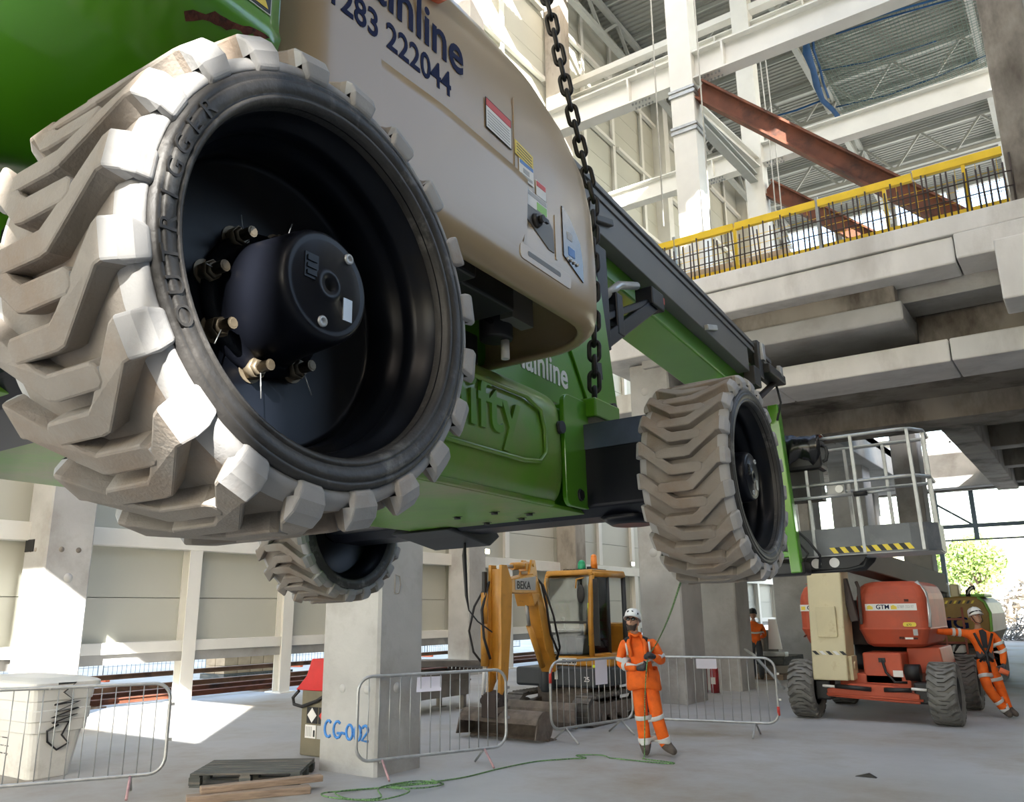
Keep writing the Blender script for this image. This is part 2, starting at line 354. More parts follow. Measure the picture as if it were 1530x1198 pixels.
# ---- upper concrete deck on the right, with its edge beams
deck = struct(empty('trim_deck', (0, 0, 0)), 'raised concrete deck with edge beams')
Y0 = 15.0
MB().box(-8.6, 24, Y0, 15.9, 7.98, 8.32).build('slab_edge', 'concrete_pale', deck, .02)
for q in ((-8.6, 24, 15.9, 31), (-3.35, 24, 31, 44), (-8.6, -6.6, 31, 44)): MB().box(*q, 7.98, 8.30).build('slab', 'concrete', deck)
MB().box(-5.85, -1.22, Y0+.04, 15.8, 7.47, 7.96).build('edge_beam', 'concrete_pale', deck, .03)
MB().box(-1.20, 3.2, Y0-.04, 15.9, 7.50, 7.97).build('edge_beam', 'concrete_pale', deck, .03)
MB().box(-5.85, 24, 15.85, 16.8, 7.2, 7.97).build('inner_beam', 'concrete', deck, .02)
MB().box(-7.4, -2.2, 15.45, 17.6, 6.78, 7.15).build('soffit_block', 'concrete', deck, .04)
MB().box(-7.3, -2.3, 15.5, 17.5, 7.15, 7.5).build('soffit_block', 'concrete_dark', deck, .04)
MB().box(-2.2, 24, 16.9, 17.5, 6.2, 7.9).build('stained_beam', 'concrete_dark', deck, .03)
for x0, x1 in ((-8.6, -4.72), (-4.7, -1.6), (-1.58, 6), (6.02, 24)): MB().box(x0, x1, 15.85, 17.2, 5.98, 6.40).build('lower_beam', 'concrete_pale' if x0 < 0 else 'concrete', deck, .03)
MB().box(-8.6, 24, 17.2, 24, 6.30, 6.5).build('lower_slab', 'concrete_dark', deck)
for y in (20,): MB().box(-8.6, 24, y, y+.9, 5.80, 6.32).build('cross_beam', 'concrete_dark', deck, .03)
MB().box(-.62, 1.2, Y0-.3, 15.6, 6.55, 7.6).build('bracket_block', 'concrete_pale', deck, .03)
MB().box(-.28, .75, 15.1, 15.9, 8.3, 20).build('deck_column', 'concrete_dark', deck, .03)
MB().box(.78, 2.4, 14.8, 16.4, 7.6, 20).build('deck_column', 'concrete', deck, .03)
MB().cyl((.42,15.06,8.6), (.42,15.06,20), .035, n=8).build('conduit', 'galv', deck)
MB().box(-8.6, -6.6, 24.9, 44.4, 7.2, 8.3).build('long_beam', 'concrete', deck, .03)
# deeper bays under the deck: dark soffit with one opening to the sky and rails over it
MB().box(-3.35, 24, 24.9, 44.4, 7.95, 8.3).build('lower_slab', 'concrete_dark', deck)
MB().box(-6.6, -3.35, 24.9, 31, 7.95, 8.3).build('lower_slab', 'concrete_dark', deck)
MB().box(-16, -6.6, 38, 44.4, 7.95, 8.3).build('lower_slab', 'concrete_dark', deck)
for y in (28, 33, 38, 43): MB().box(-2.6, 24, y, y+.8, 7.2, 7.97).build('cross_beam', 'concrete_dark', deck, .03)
MB().prism([(24.9,7.0),(44.4,7.0),(44.4,8.3),(24.9,8.3)], -3.35, -2.5, 'yz').build('long_beam', 'concrete_dark', deck, .03)
MB().box(-7.5, -3.3, 43.5, 44.3, 7.2, 9.05).build('upstand', 'concrete', deck, .03)
for z in (9.35, 9.62, 9.9): MB().box(-7.5, -3, 43.6, 43.68, z, z+.08).build('guard_rail', 'galv', deck)
MB().box(-7.5, -3, 43.58, 43.7, 10.15, 10.32).build('guard_rail', 'yellow_mesh', deck)
for x in (-7.4, -6.2, -5, -3.8): MB().box(x, x+.08, 43.6, 43.70, 9, 10.2).build('guard_post', 'galv', deck)
MB().box(-9, 24, 44.42, 44.9, 7.15, 8.2).build('door_lintel', 'concrete_dark', deck)
for z in (7.45, 7.85): MB().box(-9, 24, 44.2, 44.42, z, z+.12).build('door_track', 'galv', deck)
# far doorway steel frame
dr = struct(empty('door_1', (0, 45, 0)), 'tall open doorway with blue-grey steel frame at the far end')
M['blue_steel'] = mat('blue grey steel', (.16, .21, .25), .5, var=.1)
for x in (-6.15, -4.55, -1.9, 1): MB().box(x-.1, x+.1, -.1, .1, 0 if x == -6.15 else 4.85, 7.2).build('frame_post', 'blue_steel', dr)
MB().box(-6.2, 10, -.08, .08, 5.4, 5.58).build('frame_rail', 'blue_steel', dr)
MB().box(-6.2, 10, -.04, .04, 4.8, 4.88).build('frame_rail', 'blue_steel', dr)
MB().beam((-6.1,0,6.6), (-4.6,0,5.5), .1, .1).build('frame_brace', 'blue_steel', dr)
# ---- steel frame over the hall
fr = struct(empty('trim_steel_frame', (0, 0, 0)), 'white steel frame above the deck')
def scol(x0, x1, y0, y1, z0, z1): 
    return MB().box(x0, x1, y0, y1, z0, z1).build('steel_column', 'white_steel', fr, .015)
scol(-8.2, -7.5, 20, 20.6, 8.3, 30); scol(-8.73, -8.05, 28, 28.6, 8.3, 30)
for z in (15.0, 16.2):
    mb = MB(); mb.box(-8.24, -7.46, 19.95, 20.0, z, z+.1); mb.box(-8.24, -7.46, 19.95, 20.0, z+.16, z+.24); mb.box(-7.5, -7.45, 19.97, 20.63, z, z+.1); mb.box(-7.5, -7.45, 19.97, 20.63, z+.16, z+.24)
    mb.build('column_splice', 'galv', fr)
def ibeam(a, b, wd, ht): return MB().hbeam(a, b, wd, ht, .03, .05).build('steel_beam', 'white_steel', fr)
def stiff(x, y, z, ht, wd): MB().box(x-.03, x+.03, y-wd/2, y+wd/2, z-ht/2, z+ht/2).build('stiffener', 'white_steel', fr)
ibeam((-16.2,20.3,17.15), (-8.2,20.3,17.15), .45, .9); ibeam((-7.5,20.3,17.15), (14,20.3,17.15), .45, .9)
ibeam((-16.2,28.3,18.4), (-8.7,28.3,18.4), .45, .85); ibeam((-8.05,28.3,18.4), (14,28.3,18.4), .45, .85)
ibeam((-16.2,28.3,23.8), (14,28.3,23.8), .4, .8)
MB().box(-16.2, 14, 28.1, 28.5, 24.7, 24.98).build('steel_rail', 'white_steel', fr)
for x in (-9.6, -6.6): stiff(x, 20.3, 17.15, .84, .44)
for x in (-10, -6.9): stiff(x, 28.3, 18.4, .8, .44)
for x in (-13, -9.5, -6, -2.5): stiff(x, 28.3, 23.8, .72, .4)
bolt = MB()
for k in range(6):
    for s in (-1, 1): bolt.cyl((k*.11, s*.12, 0), (k*.11, s*.12, -.05), .03, n=6)
bolt_me = bolt.mesh('bolt_row', 'galv')
for x, y, z in ((-9.5,20.3,16.69), (-7.3,20.3,16.69), (-10.2,28.3,17.97), (-7.9,28.3,17.97), (-9,20.3,17.62)):
    o = bpy.data.objects.new('bolt_row', bolt_me); COL.objects.link(o); o.parent = fr; o.location = (x, y, z); o['kind'] = 'stuff'
def brace(a, b, wd, ht, m, nm='brace'): return MB().hbeam(a, b, wd, ht, .04, .06).build(nm, m, fr)
brace((-7.45,20.3,16.4), (-.6,20.3,9.6), .4, .55, 'rust_steel', 'rust_brace'); brace((-8.0,28.3,17.0), (-2.6,28.3,12.0), .4, .6, 'rust_steel', 'rust_brace')
brace((-2.6,28.3,12.0), (2,28.3,7.8), .4, .6, 'rust_steel', 'rust_brace')
brace((-7.9,20.6,16.3), (-8.3,28,18.0), .35, .4, 'white_steel'); brace((-7.85,20.6,16), (-8.4,28,17.4), .3, .35, 'truss')
# safety net slung under the roof, with its blue border rope
bx = MB()
pts = [(-7.1,33.1,-4), (-7.3,34,-4), (-7.4,35.3,-4), (-7.6,36.7,-4), (-7.7,38,-4), (-7.5,39.1,-4), (-7.4,40.4,-4), (-7.4,41.5,-4)]
bx.tube(pts, [.13,.20,.14,.17,.13,.12,.14,.10], 6); bx.tube([(p[0]+.28, p[1]+.1, p[2]+.1) for p in pts[:5]], .06, 6); bx.tube([pts[4], (-9.0,38.1,-4), (-10.3,38.1,-3.9)], .05, 6)
bx.tube([(-7.3,39,-4), (-4.9,39.4,-4.05), (-2.8,39.3,-4), (-.3,39,-3.9)], .035, 6); bx.tube([(-5.7,33.1,-4), (-3.9,33.3,-4), (-2.2,33.6,-4), (0,34,-4)], .05, 6); bx.tube([(-5.9,33.4,-4), (-3.9,33.6,-4), (-2.2,33.9,-4), (0,34.3,-4)], .04, 6); bx.tube([(-7.1,35.6,-4), (-5.1,36.1,-4.1), (-2.4,36.5,-4)], .03, 6)
bx.build('net_border', 'blue_net', roof)
net = MB(); random.seed(3)
def netp(u, v): return (-7.2+7.6*u, 33.2+8.4*v + .8*u, -3.9 - .9*sin(pi*u)*sin(pi*v))
NU, NV = 90, 100
for i in range(0, NU+1, 2): net.tube([netp(i/NU, j/20) for j in range(21)], .014, 3, caps=False)
for j in range(0, NV+1, 2): net.tube([netp(i/14, j/NV) for i in range(15)], .014, 3, caps=False)
M['net'] = mat('pale green safety net', (.16, .24, .22), .8)
o = net.build('safety_net', 'net', roof); o['kind'] = 'stuff'
# hanging ropes beside the steel columns
M['rope_white'] = mat('grey rope', (.55, .54, .50), .8)
RL = ['grey rope hanging just right of the near white steel column', 'grey rope hanging just left of the near white steel column', 'short grey rope between the two white steel columns, left of the pair', 'short grey rope between the two white steel columns, right of the pair']
for x, y, z0, z1 in ((-7.15, 19.6, 8.4, 30), (-8.4, 19.4, 12, 30), (-7.0, 26, 12, 21), (-7.25, 26.2, 12, 21)):
    o = MB().tube([(x,y,z0), (x+.05,y,z1*.6+z0*.4), (x,y,z1)], .022, 5).build('hanging_rope', 'rope_white'); tag(o, RL.pop(0), 'rope', 'ropes hanging above the deck')
# ================================================================== GREEN BOOM LIFT HANGING FROM CHAINS
def rot_lift(az, ex, ey):
    return Matrix.Rotation(az, 3, 'Z') @ Matrix.Rotation(-ey, 3, 'Y') @ Matrix.Rotation(ex, 3, 'X')
LM = rot_lift(radians(2.3), radians(-.5), radians(1.2)).to_4x4(); LM.translation = Vector((-1.093, .998, 2.386))
def LW(p): return LM @ Vector(p)
lift = empty('boom_lift'); lift.matrix_world = LM
tag(lift, 'lime green boom lift with cream hood hanging in the air from chains', 'boom lift')
NL, TW, TR = 20, .40, .466
def lug(mb, th0, side):
    # stations (x, r, dtheta, half width) from the shoulder to the rounded end
    st = [(.006,.400,.0,.028),(.008,.428,.0,.033),(-.002,.450,.0,.034),(-.020,.466,-.0,.033),(-.034,.467,-.01,.031),(-.150,.467,-.225,.027),(-.172,.467,-.243,.0225),(-.288,.467,-.243,.0215),(-.302,.466,-.243,.012)]
    n = len(st); vs = []; fs = []
    for x, r, dt, hw in st:
        if side: x = -TW - x
        th = th0 + dt
        rb = min(r, .424); xb = x
        if r < .44: rb = r - .012; xb = x - .012*(1 if not side else -1)
        for rr, h, xx in ((r, hw, x), (rb, hw*1.09, xb)):
            for s in (-1, 1):
                a = th + s*h/.45
                vs.append((xx, -rr*cos(a), rr*sin(a)))
    for i in range(n-1):
        a = 4*i; b = 4*(i+1)
        fs += [(a, a+1, b+1, b), (a, b, b+2, a+2), (a+1, a+3, b+3, b+1)]
    e = 4*(n-1); fs += [(e, e+1, e+3, e+2), (0, 2, 3, 1)]
    mb.add(vs, fs)
def tyre_mesh():
    mb = MB()
    mb.lathe([(.393,-.012),(.397,-.003),(.412,-.003),(.422,-.014),(.428,-.04),(.429,-.2),(.428,-.36),(.422,-.386),(.412,-.398),(.397,-.397),(.393,-.388)], n=80)
    for k in range(NL):
        lug(mb, 2*pi*k/NL+.12, 0); lug(mb, 2*pi*(k+.5)/NL+.12, 1)
    me = mb.mesh('tyre', 'tyre'); me.materials.append(M['tyre_tread'])
    for p in me.polygons:
        c = p.center; r = sqrt(c.y*c.y + c.z*c.z)
        if r > .425 and -.385 < c.x < -.015 and abs(p.normal.x) < .75: p.material_index = 1
    return me
tyre_me = tyre_mesh()
ring = MB().lathe([(.332,-.03),(.336,-.004),(.343,.004),(.349,.005),(.351,.000),(.354,.005),(.372,.009),(.377,.008),(.379,.003),(.383,.007),(.391,.005),(.396,-.006)], n=96)
ring.lathe([(.396,-.394),(.385,-.405),(.36,-.407),(.34,-.402),(.332,-.37)], n=64)
ring_me = ring.mesh('bead_ring', 'tyre_dark')
rim_me = MB().lathe([(.334,-.012),(.336,-.03),(.331,-.036),(.329,-.062),(.317,-.068),(.314,-.10),(.316,-.112),(.300,-.122),(.297,-.185),(.300,-.198),(.288,-.208),(.15,-.212),(.10,-.214)], n=96).lathe([(.10,-.222),(.29,-.222),(.297,-.23),(.297,-.32),(.32,-.34),(.334,-.38)], n=64).mesh('rim', 'rim')
hub_me = MB().lathe([(.150,-.212),(.148,-.200),(.132,-.196),(.122,-.18),(.114,-.06),(.112,-.045),(.108,-.036),(.104,-.031),(.098,-.0285),(.092,-.031),(.088,-.029),(.036,-.029),(.033,-.024),(.014,-.023),(.013,-.036),(.0,-.036)], n=64).mesh('hub', 'navy')
nutb = MB().cyl((-.212,0,0), (-.209,0,0), .027, n=20); nutb.cyl((-.209,0,0), (-.186,0,0), .021, n=6); nutb.cyl((-.186,0,0), (-.179,0,0), .0195, .015, n=6); nutb.cyl((-.182,0,0), (-.152,0,0), .0115, n=12); nutb.cyl((-.152,0,0), (-.149,0,0), .0115, .008, n=12)
nut_me = nutb.mesh('wheel_nut', 'dirt_metal')
capplate = MB().box(-.032,-.0265,-.062,-.028,-.002,.048); capplate.box(-.028,-.024,-.057,-.033,.004,.012); capplate.box(-.028,-.024,-.057,-.033,.018,.026); capplate.box(-.028,-.024,-.057,-.033,.032,.042)
capplate_me = capplate.mesh('cap_plate', 'rim')
caplabel_me = MB().box(-.032,-.0262,.040,.064,-.058,-.012).mesh('cap_label', 'galv')
screw_me = MB().lathe([(.011,-.030),(.011,-.025),(.006,-.0245),(.004,-.028),(0,-.028)], n=14).mesh('screw', 'galv')
def mk(name, me, parent, loc=(0,0,0), rot=(0,0,0)):
    o = bpy.data.objects.new(name, me); COL.objects.link(o); o.parent = parent; o.location = loc; o.rotation_euler = rot; return o
def wheel(loc, rz=0, full=True, name='wheel', spin=0.):
    wh = empty(name, loc, rz, lift)
    ty = mk('tyre', tyre_me, wh, rot=(spin,0,0)); bv = ty.modifiers.new('bevel', 'BEVEL'); bv.width = .005; bv.segments = 2; bv.limit_method = 'ANGLE'; bv.angle_limit = radians(38)
    mk('bead_ring', ring_me, wh); mk('rim', rim_me, wh); mk('hub', hub_me, wh)
    for k in range(8):
        a = radians(36 + 45*k); mk('wheel_nut', nut_me, wh, (0, .142*cos(a), .142*sin(a)), (a, 0, 0))
    if full:
        mk('cap_plate', capplate_me, wh); mk('cap_label', caplabel_me, wh)
        for y, z in ((-.012, -.077), (.052, .073)): mk('screw', screw_me, wh, (0, y, z))
    return wh
near_wheel = wheel((0,0,0)); wheel((0,2.663,0), spin=.06); wheel((-2.9,2.70,0), pi); wheel((-2.9,.04,0), pi)
# raised word on the near tyre's bead ring, reading clockwise
for i, ch in enumerate('OUTRIGGER'):
    a = radians(208 - i*7.4)
    o = text(ch, .042, 'tyre_dark', near_wheel, (.007, .356*cos(a), .356*sin(a)), (0,0,0), 'raised_letter', .003, align='CENTER', xs=1.15)
    t = Vector((0, sin(a), -cos(a))); up = Vector((0, cos(a), sin(a))); nrm = t.cross(up)
    o.rotation_euler = Matrix((t, up, nrm)).transposed().to_euler()
wire = MB()
for k in range(8):
    a = radians(36+45*k); p = Vector((-.18, .142*cos(a), .142*sin(a))); wire.tube([p, p + Vector((.012, .03*cos(a), .055*sin(a)-.012))], .0012, 4)
wire.build('split_pin', 'galv', near_wheel)['kind'] = 'stuff'
# ---- chassis
MB().box(-1.86, -.86, -.55, 2.47, -.10, .40).build('chassis', 'green', lift, .015)
MB().box(-1.88, -.82, -.6, 2.76, -.115, -.095).build('belly_plate', 'green_dirty', lift, .004)
mb = MB()
for y, x in ((1.35,-1.2),(1.62,-1.22),(1.38,-1.45),(1.65,-1.47),(2.15,-1.1),(2.42,-1.12),(2.17,-1.33),(2.45,-1.35),(2.3,-1.0),(2.55,-1.02),(.5,-1.3),(.75,-1.32)): mb.cyl((x,y,-.115), (x,y,-.127), .016, n=6); mb.box(x-.025,x+.025,y-.008,y+.008,-.1165,-.115)
mb.build('belly_bolt', 'black', lift)['kind'] = 'stuff'
# bulged side cover with raised word
def side_cover():
    prof = [(-.90,-.07),(-.845,-.105),(-.80,-.095),(-.765,-.05),(-.75,.02),(-.748,.10),(-.755,.30),(-.765,.36),(-.80,.41),(-.87,.44),(-.95,.45)]   # x, z
    ys = [.45,.6,1.0,1.5,1.9,2.16,2.24,2.285,2.305]; vs = []; fs = []
    for y in ys:
        k = 1.0 if y < 2.2 else max(0, 1-((y-2.16)/.145)**2)**.5
        for x, z in prof: vs.append((-.90 + (x+.90)*k if x > -.9 else x, y, .17 + (z-.17)*(.80+.2*k)))
    n = len(prof)
    for i in range(len(ys)-1):
        for j in range(n-1): fs.append((i*n+j, i*n+j+1, (i+1)*n+j+1, (i+1)*n+j))
    mb = MB(); mb.add(vs, fs, True); return mb
cov = side_cover().build('side_cover', 'green_cover', lift)
sv = cov.modifiers.new('sub', 'SUBSURF'); sv.levels = 2; sv.render_levels = 2
so = cov.modifiers.new('thick', 'SOLIDIFY'); so.thickness = .006
M['green_under'] = M['green_dirty']
MB().prism([(.5,-.112),(2.2,-.112),(2.2,-.085),(.5,-.085)], -.9, -.8, 'yz').build('cover_lip', 'green_dirty', cov, .008)
# recessed badge frame and the embossed word on the cover
fp = [(-.742,.55,.325),(-.742,1.88,.325),(-.744,2.0,.29),(-.744,2.03,.21),(-.742,2.03,.10),(-.742,1.98,.055),(-.742,1.85,.04),(-.742,.55,.04)]
MB().tube(fp, .011, 6).build('badge_frame', 'green_cover', cov)
t = text('nifty', .30, 'green_cover', cov, (-.752, 1.30, .13), RX, 'raised_word', .012, .004, xs=1.0)
MB().cyl((-.775,2.20,.25), (-.745,2.20,.25), .03, n=20).build('latch', 'black', cov)
# end plates that hold the front axle
mb = MB(); mb.prism(round_rect(2.27, 2.52, -.10, .44, .05), -.80, -.775, 'yz'); mb.build('axle_plate', 'green', lift, .004)
mb = MB(); mb.prism(round_rect(2.27, 2.52, -.10, .44, .05), -1.92, -1.895, 'yz'); mb.build('axle_plate', 'green', lift, .004)
mb = MB(); mb.cyl((-.778,2.40,-.04), (-.765,2.40,-.04), .027, n=6); mb.cyl((-.80,2.40,-.04), (-.772,2.40,-.04), .03, n=16); mb.build('plate_bolt', 'black', lift)
mb = MB(); mb.prism([(2.5,.36),(2.74,.36),(2.78,.40),(2.78,.46),(2.5,.46)], -1.0, -.72, 'yz'); mb.build('lifting_lug', 'green', lift, .01)
for y0 in (2.47, -.22):
    mb = MB(); mb.prism([(y0,.27),(y0+.02,.32),(y0+.36,.32),(y0+.38,.27),(y0+.38,-.09),(y0+.30,-.13),(y0+.08,-.13),(y0,-.09)], -2.52, -.38, 'xz' if 0 else 'yz'); mb.build('axle', 'navy', lift, .012)
M['navy_lit'] = mat('lit blue black paint', (.035, .05, .085), .35, var=.3, vscale=6, coat=.2)  # lit tone of the axle paint, a highlight put into the strip's colour
MB().box(-.80, -.39, 2.462, 2.478, .19, .315).build('axle_lit_strip', 'navy_lit', lift)
MB().cyl((-.64,2.67,-.13), (-.64,2.67,-.17), .16, .10, n=24).build('axle_dish', 'navy', lift)
mb = MB(); mb.prism([(2.45,-.13),(2.6,-.15),(2.85,-.19),(2.95,-.13),(2.9,-.09),(2.5,-.09)], -2.0, -1.6, 'yz'); mb.build('steer_bracket', 'black', lift, .01)
mb = MB(); mb.tube([(-2.35,2.95,-.02),(-.6,2.95,-.02)], .03, 10); mb.build('track_rod', 'navy', lift)
# ---- turret: dark deck inside, slew ring, engine blocks, cream hood and green counterweight
MB().cyl((-1.36,1.0,.38), (-1.36,1.0,.52), .48, n=40).build('slew_ring', 'black', lift)
MB().box(-2.25, -.60, -.2, 1.7, .70, .74).build('turret_deck', 'black', lift)
mb = MB(); mb.box(-.95,-.45,.7,1.1,.52,.72); mb.box(-.9,-.55,1.15,1.5,.55,.72); mb.box(-.8,-.5,.2,.55,.5,.72); mb.cyl((-.72,1.62,.50), (-.72,1.62,.64), .07, n=20); mb.box(-.98,-.9,.6,1.75,.46,.6); mb.build('engine_block', 'black', lift, .01)
mb = MB(); mb.tube([(-.5,.5,.56),(-.7,.8,.50),(-.8,1.2,.55),(-.9,1.6,.52)], .018, 8); mb.tube([(-.45,.55,.60),(-.62,.9,.52),(-.7,1.3,.58),(-.7,1.7,.55)], .012, 8); mb.tube([(-.5,.4,.62),(-.58,.9,.57),(-.6,1.5,.62)], .01, 8); mb.build('hose', 'black_gloss', lift)
MB().box(-.66,-.60,1.56,1.72,.56,.72).build('engine_bracket', 'grey_alu', lift)
MB().cyl((-.69,1.64,.42), (-.69,1.64,.50), .018, n=10).build('drain_pipe', 'print_white', lift)
def hood_surface(levels, y0, fwd, nx=7, na=8, x_in=-1.12):
    # levels: (z, x_side, y_front, corner radius): outline from the joint y0 along the side, round the corner, across the end
    vs = []; fs = []; cnt = None
    for z, xs_, yf, r in levels:
        d = 1 if fwd else -1
        row = [(xs_, y0 + (yf-d*r-y0)*k/nx, z) for k in range(nx+1)]
        for k in range(1, na+1):
            a = radians(90*k/na); row.append((xs_ - r + r*cos(a), yf - d*r + d*r*sin(a), z))
        for k in range(1, 4): row.append((xs_ - r + (x_in-xs_+r)*k/3, yf, z))
        cnt = len(row); vs += row
    for i in range(len(levels)-1):
        for j in range(cnt-1): fs.append((i*cnt+j, i*cnt+j+1, (i+1)*cnt+j+1, (i+1)*cnt+j))
    mb = MB(); mb.add(vs, fs, True); return mb
HL = [(.488,-.36,1.885,.30),(.496,-.332,1.93,.32),(.52,-.310,1.955,.33),(.57,-.300,1.97,.34),(.66,-.300,1.97,.33),(.80,-.300,1.965,.32),(1.0,-.300,1.95,.32),(1.15,-.302,1.91,.34),(1.28,-.315,1.80,.36),(1.40,-.345,1.65,.38),(1.50,-.40,1.47,.40),(1.58,-.48,1.25,.42),(1.64,-.60,1.0,.40),(1.67,-.80,.8,.3)]
hood = hood_surface(HL, .035, True).build('hood', 'cream', lift)
so = hood.modifiers.new('thick', 'SOLIDIFY'); so.thickness = .022; so.offset = 1 if False else -1
CW = [(.47,-1.05,-.22,.2),(.475,-.80,-.34,.25),(.49,-.60,-.42,.28),(.515,-.45,-.47,.30),(.555,-.33,-.505,.32),(.60,-.265,-.525,.33),(.63,-.238,-.532,.33),(.655,-.228,-.535,.33),(.68,-.236,-.53,.33),(.72,-.24,-.53,.33),(1.2,-.24,-.53,.33),(1.7,-.24,-.53,.33)]
cw = hood_surface(CW, .018, False).build('counterweight', 'green', lift)
so = cw.modifiers.new('thick', 'SOLIDIFY'); so.thickness = .003; so.offset = 0
MB().box(-1.1,-.25,.012,.03,.52,1.68).build('counterweight_edge', 'green', cw)
MB().box(-2.45,-1.1,-.45,0.0,.47,1.7).build('counterweight_core', 'green', lift, .05)
MB().prism([(.03,.5),(1.8,.5),(1.85,1.1),(1.4,1.6),(.03,1.65)], -2.42, -1.85, 'yz').build('engine_hood', 'cream', lift, .05)
# rust scrape on the counterweight
mb = MB(); random.seed(8); top = []; bot = []
for k in range(15):
    y = -.200 + .188*k/14; zc = .597 + .046*k/14
    top.append((y, zc + random.uniform(.003,.013) if 0 < k < 14 else zc)); bot.append((y, zc - random.uniform(.003,.013) if 0 < k < 14 else zc-.001))
def cwx(z):
    for (z0,x0,_,_), (z1,x1,_,_) in zip(CW, CW[1:]):
        if z0 <= z <= z1: return x0 + (x1-x0)*(z-z0)/(z1-z0)
    return -.24
vs = []; fs = []
for (y, a), (y2, b) in zip(top, bot): vs += [(cwx(a)+.004, y, a), (cwx((a+b)/2)+.004, y, (a+b)/2), (cwx(b)+.004, y, b)]
for k in range(14):
    fs += [(3*k,3*k+1,3*k+4,3*k+3), (3*k+1,3*k+2,3*k+5,3*k+4)]
M['rust'] = mat('flaking rust', (.10,.03,.02), .9, var=.5, vscale=40, col2=(.03,.012,.01), s2=30, bump=.6, bscale=60)
mb.add(vs, fs); mb.build('rust_scrape', 'rust', cw)
def plate(name, m, parent, y0, y1, z0, z1, x=-.298, t=.002, sl=0.):
    return MB().prism([(y0,z0),(y1,z0+sl),(y1,z1+sl),(y0,z1)], x, x+t, 'yz').build(name, m, parent)
st = plate('warning_sticker', 'print_white', cw, -.115, -.008, .705, .79, -.236); plate('warning_border', 'print_black', st, -.112, -.011, .708, .787, -.2345)
for y in (-.088, -.038): MB().prism([(y-.02,.715),(y+.02,.715),(y,.755)], -.2325, -.2315, 'yz').build('warning_triangle', 'print_yellow', st)
for y0, y1 in ((-.098,-.072),(-.048,-.022)): plate('warning_text', 'print_white', st, y0, y1, .764, .777, -.2325, .001)
# hood graphics
g = text('Mainline', .205, 'print_navy', hood, (-.2988, .825, 1.088), RX, 'lettering', .0006, .003, 'RIGHT', .86)
g = text('01283 222044', .122, 'print_navy', hood, (-.2985, .165, .950), (pi/2+0, 0, pi/2), 'phone_number', .0006, .0018, 'LEFT', .84); g.rotation_euler = (pi/2, radians(-2.0), pi/2)
mb = MB(); mb.prism([(.60+.15*cos(2*pi*k/28), 1.36+.085*sin(2*pi*k/28)) for k in range(28)], -.345, -.297, 'yz'); mb.build('logo_oval', 'print_orange', hood)
mb = MB(); mb.prism([(.60+.11*cos(2*pi*k/28), 1.37+.055*sin(2*pi*k/28)) for k in range(28)], -.30, -.2955, 'yz'); mb.build('logo_core', 'print_navy', hood)
lab = plate('notice', 'print_white', hood, .945, 1.10, .972, 1.085, sl=-.008); plate('notice_head', 'print_red', lab, .947, 1.098, 1.055, 1.083, -.296, .001, -.008)
for k in range(6): plate('notice_line', 'print_grey', lab, .955, 1.09, .982+.011*k, .986+.011*k, -.296, .0006, -.008)
mb = MB(); mb.tube([(-.2965,.945,.972),(-.2965,1.10,.964),(-.2965,1.10,1.077),(-.2965,.945,1.085),(-.2965,.945,.972)], .0018, 4); mb.build('notice_border', 'print_black', lab)
lab = plate('yellow_sticker', 'print_yellow', hood, 1.125, 1.245, .965, 1.02, sl=-.012)
for k in range(4): plate('sticker_line', 'print_black', lab, 1.135, 1.235, .972+.012*k, .975+.012*k, -.296, .0006, -.012)
lab = plate('diagram_sticker', 'print_white', hood, 1.15, 1.245, .885, .958); plate('diagram_head', 'print_blue', lab, 1.153, 1.242, .942, .956, -.296, .001); plate('diagram_panel', 'print_grey', lab, 1.16, 1.235, .895, .905, -.296, .001); plate('diagram_machine', 'print_grey', lab, 1.175, 1.215, .912, .93, -.296, .001)
lab = plate('danger_sticker', 'print_white', hood, 1.262, 1.33, .865, .925); plate('danger_head', 'print_red', lab, 1.264, 1.328, .903, .923, -.296, .001)
lab = plate('info_sticker', 'print_white', hood, 1.19, 1.335, .80, .862); plate('info_green', 'print_green', lab, 1.262, 1.33, .803, .835, -.296, .001); plate('info_bar', 'print_grey', lab, 1.195, 1.33, .842, .858, -.296, .001)
# lower bulge of the hood, seam, latch panel, window
vs = []; fs = []; NY, NZ = 18, 10
for i in range(NY+1):
    y = .40 + .785*i/NY; e = min(1, max(0, (y-.40)/.35)); e = e*e*(3-2*e)
    ztop = .905 - .012*max(0,(y-.7)/.47) if y < 1.1 else .893 - .35*(y-1.1)**1.5
    for j in range(NZ+1):
        t = j/NZ; z = .60 + (ztop-.60)*t
        vs.append((-.3005 + .016*e*(t**.8), y, z))
    vs.append((-.3015, y, ztop+.004))
for i in range(NY):
    for j in range(NZ+1): a = i*(NZ+2)+j; fs.append((a, a+1, a+NZ+3, a+NZ+2))
lp = MB(); lp.add(vs, fs, True); lp.build('hood_lower_panel', 'cream', hood)
mb = MB()
cr = [(.64,.903),(.72,.898),(.95,.90),(1.10,.89),(1.17,.87),(1.185,.82)]
0
MB().tube([(-.300,1.127,1.19),(-.300,1.122,1.05),(-.300,1.12,.895)], .004, 6).build('seam', 'cream', hood)
MB().tube([(-.300,1.185,.89),(-.300,1.183,.70),(-.300,1.16,.64)], .005, 6).build('seam', 'cream', hood)
MB().prism(round_rect(1.19,1.375,.70,.80,.02)[:0] or [(1.185,.80),(1.345,.80),(1.375,.77),(1.378,.68),(1.34,.68),(1.185,.745)], -.3, -.2965, 'yz').build('latch_plate', 'grey_alu', hood)
mb = MB(); mb.cyl((-.2965,1.25,.755), (-.28,1.25,.755), .028, .022, n=20); mb.cyl((-.28,1.25,.755), (-.262,1.25,.755), .014, n=14); mb.box(-.272,-.262,1.238,1.285,.748,.762); mb.build('hood_latch', 'black', hood)
MB().box(-.3,-.2965,1.39,1.40,.66,.84).build('seam_strip', 'cream', hood)
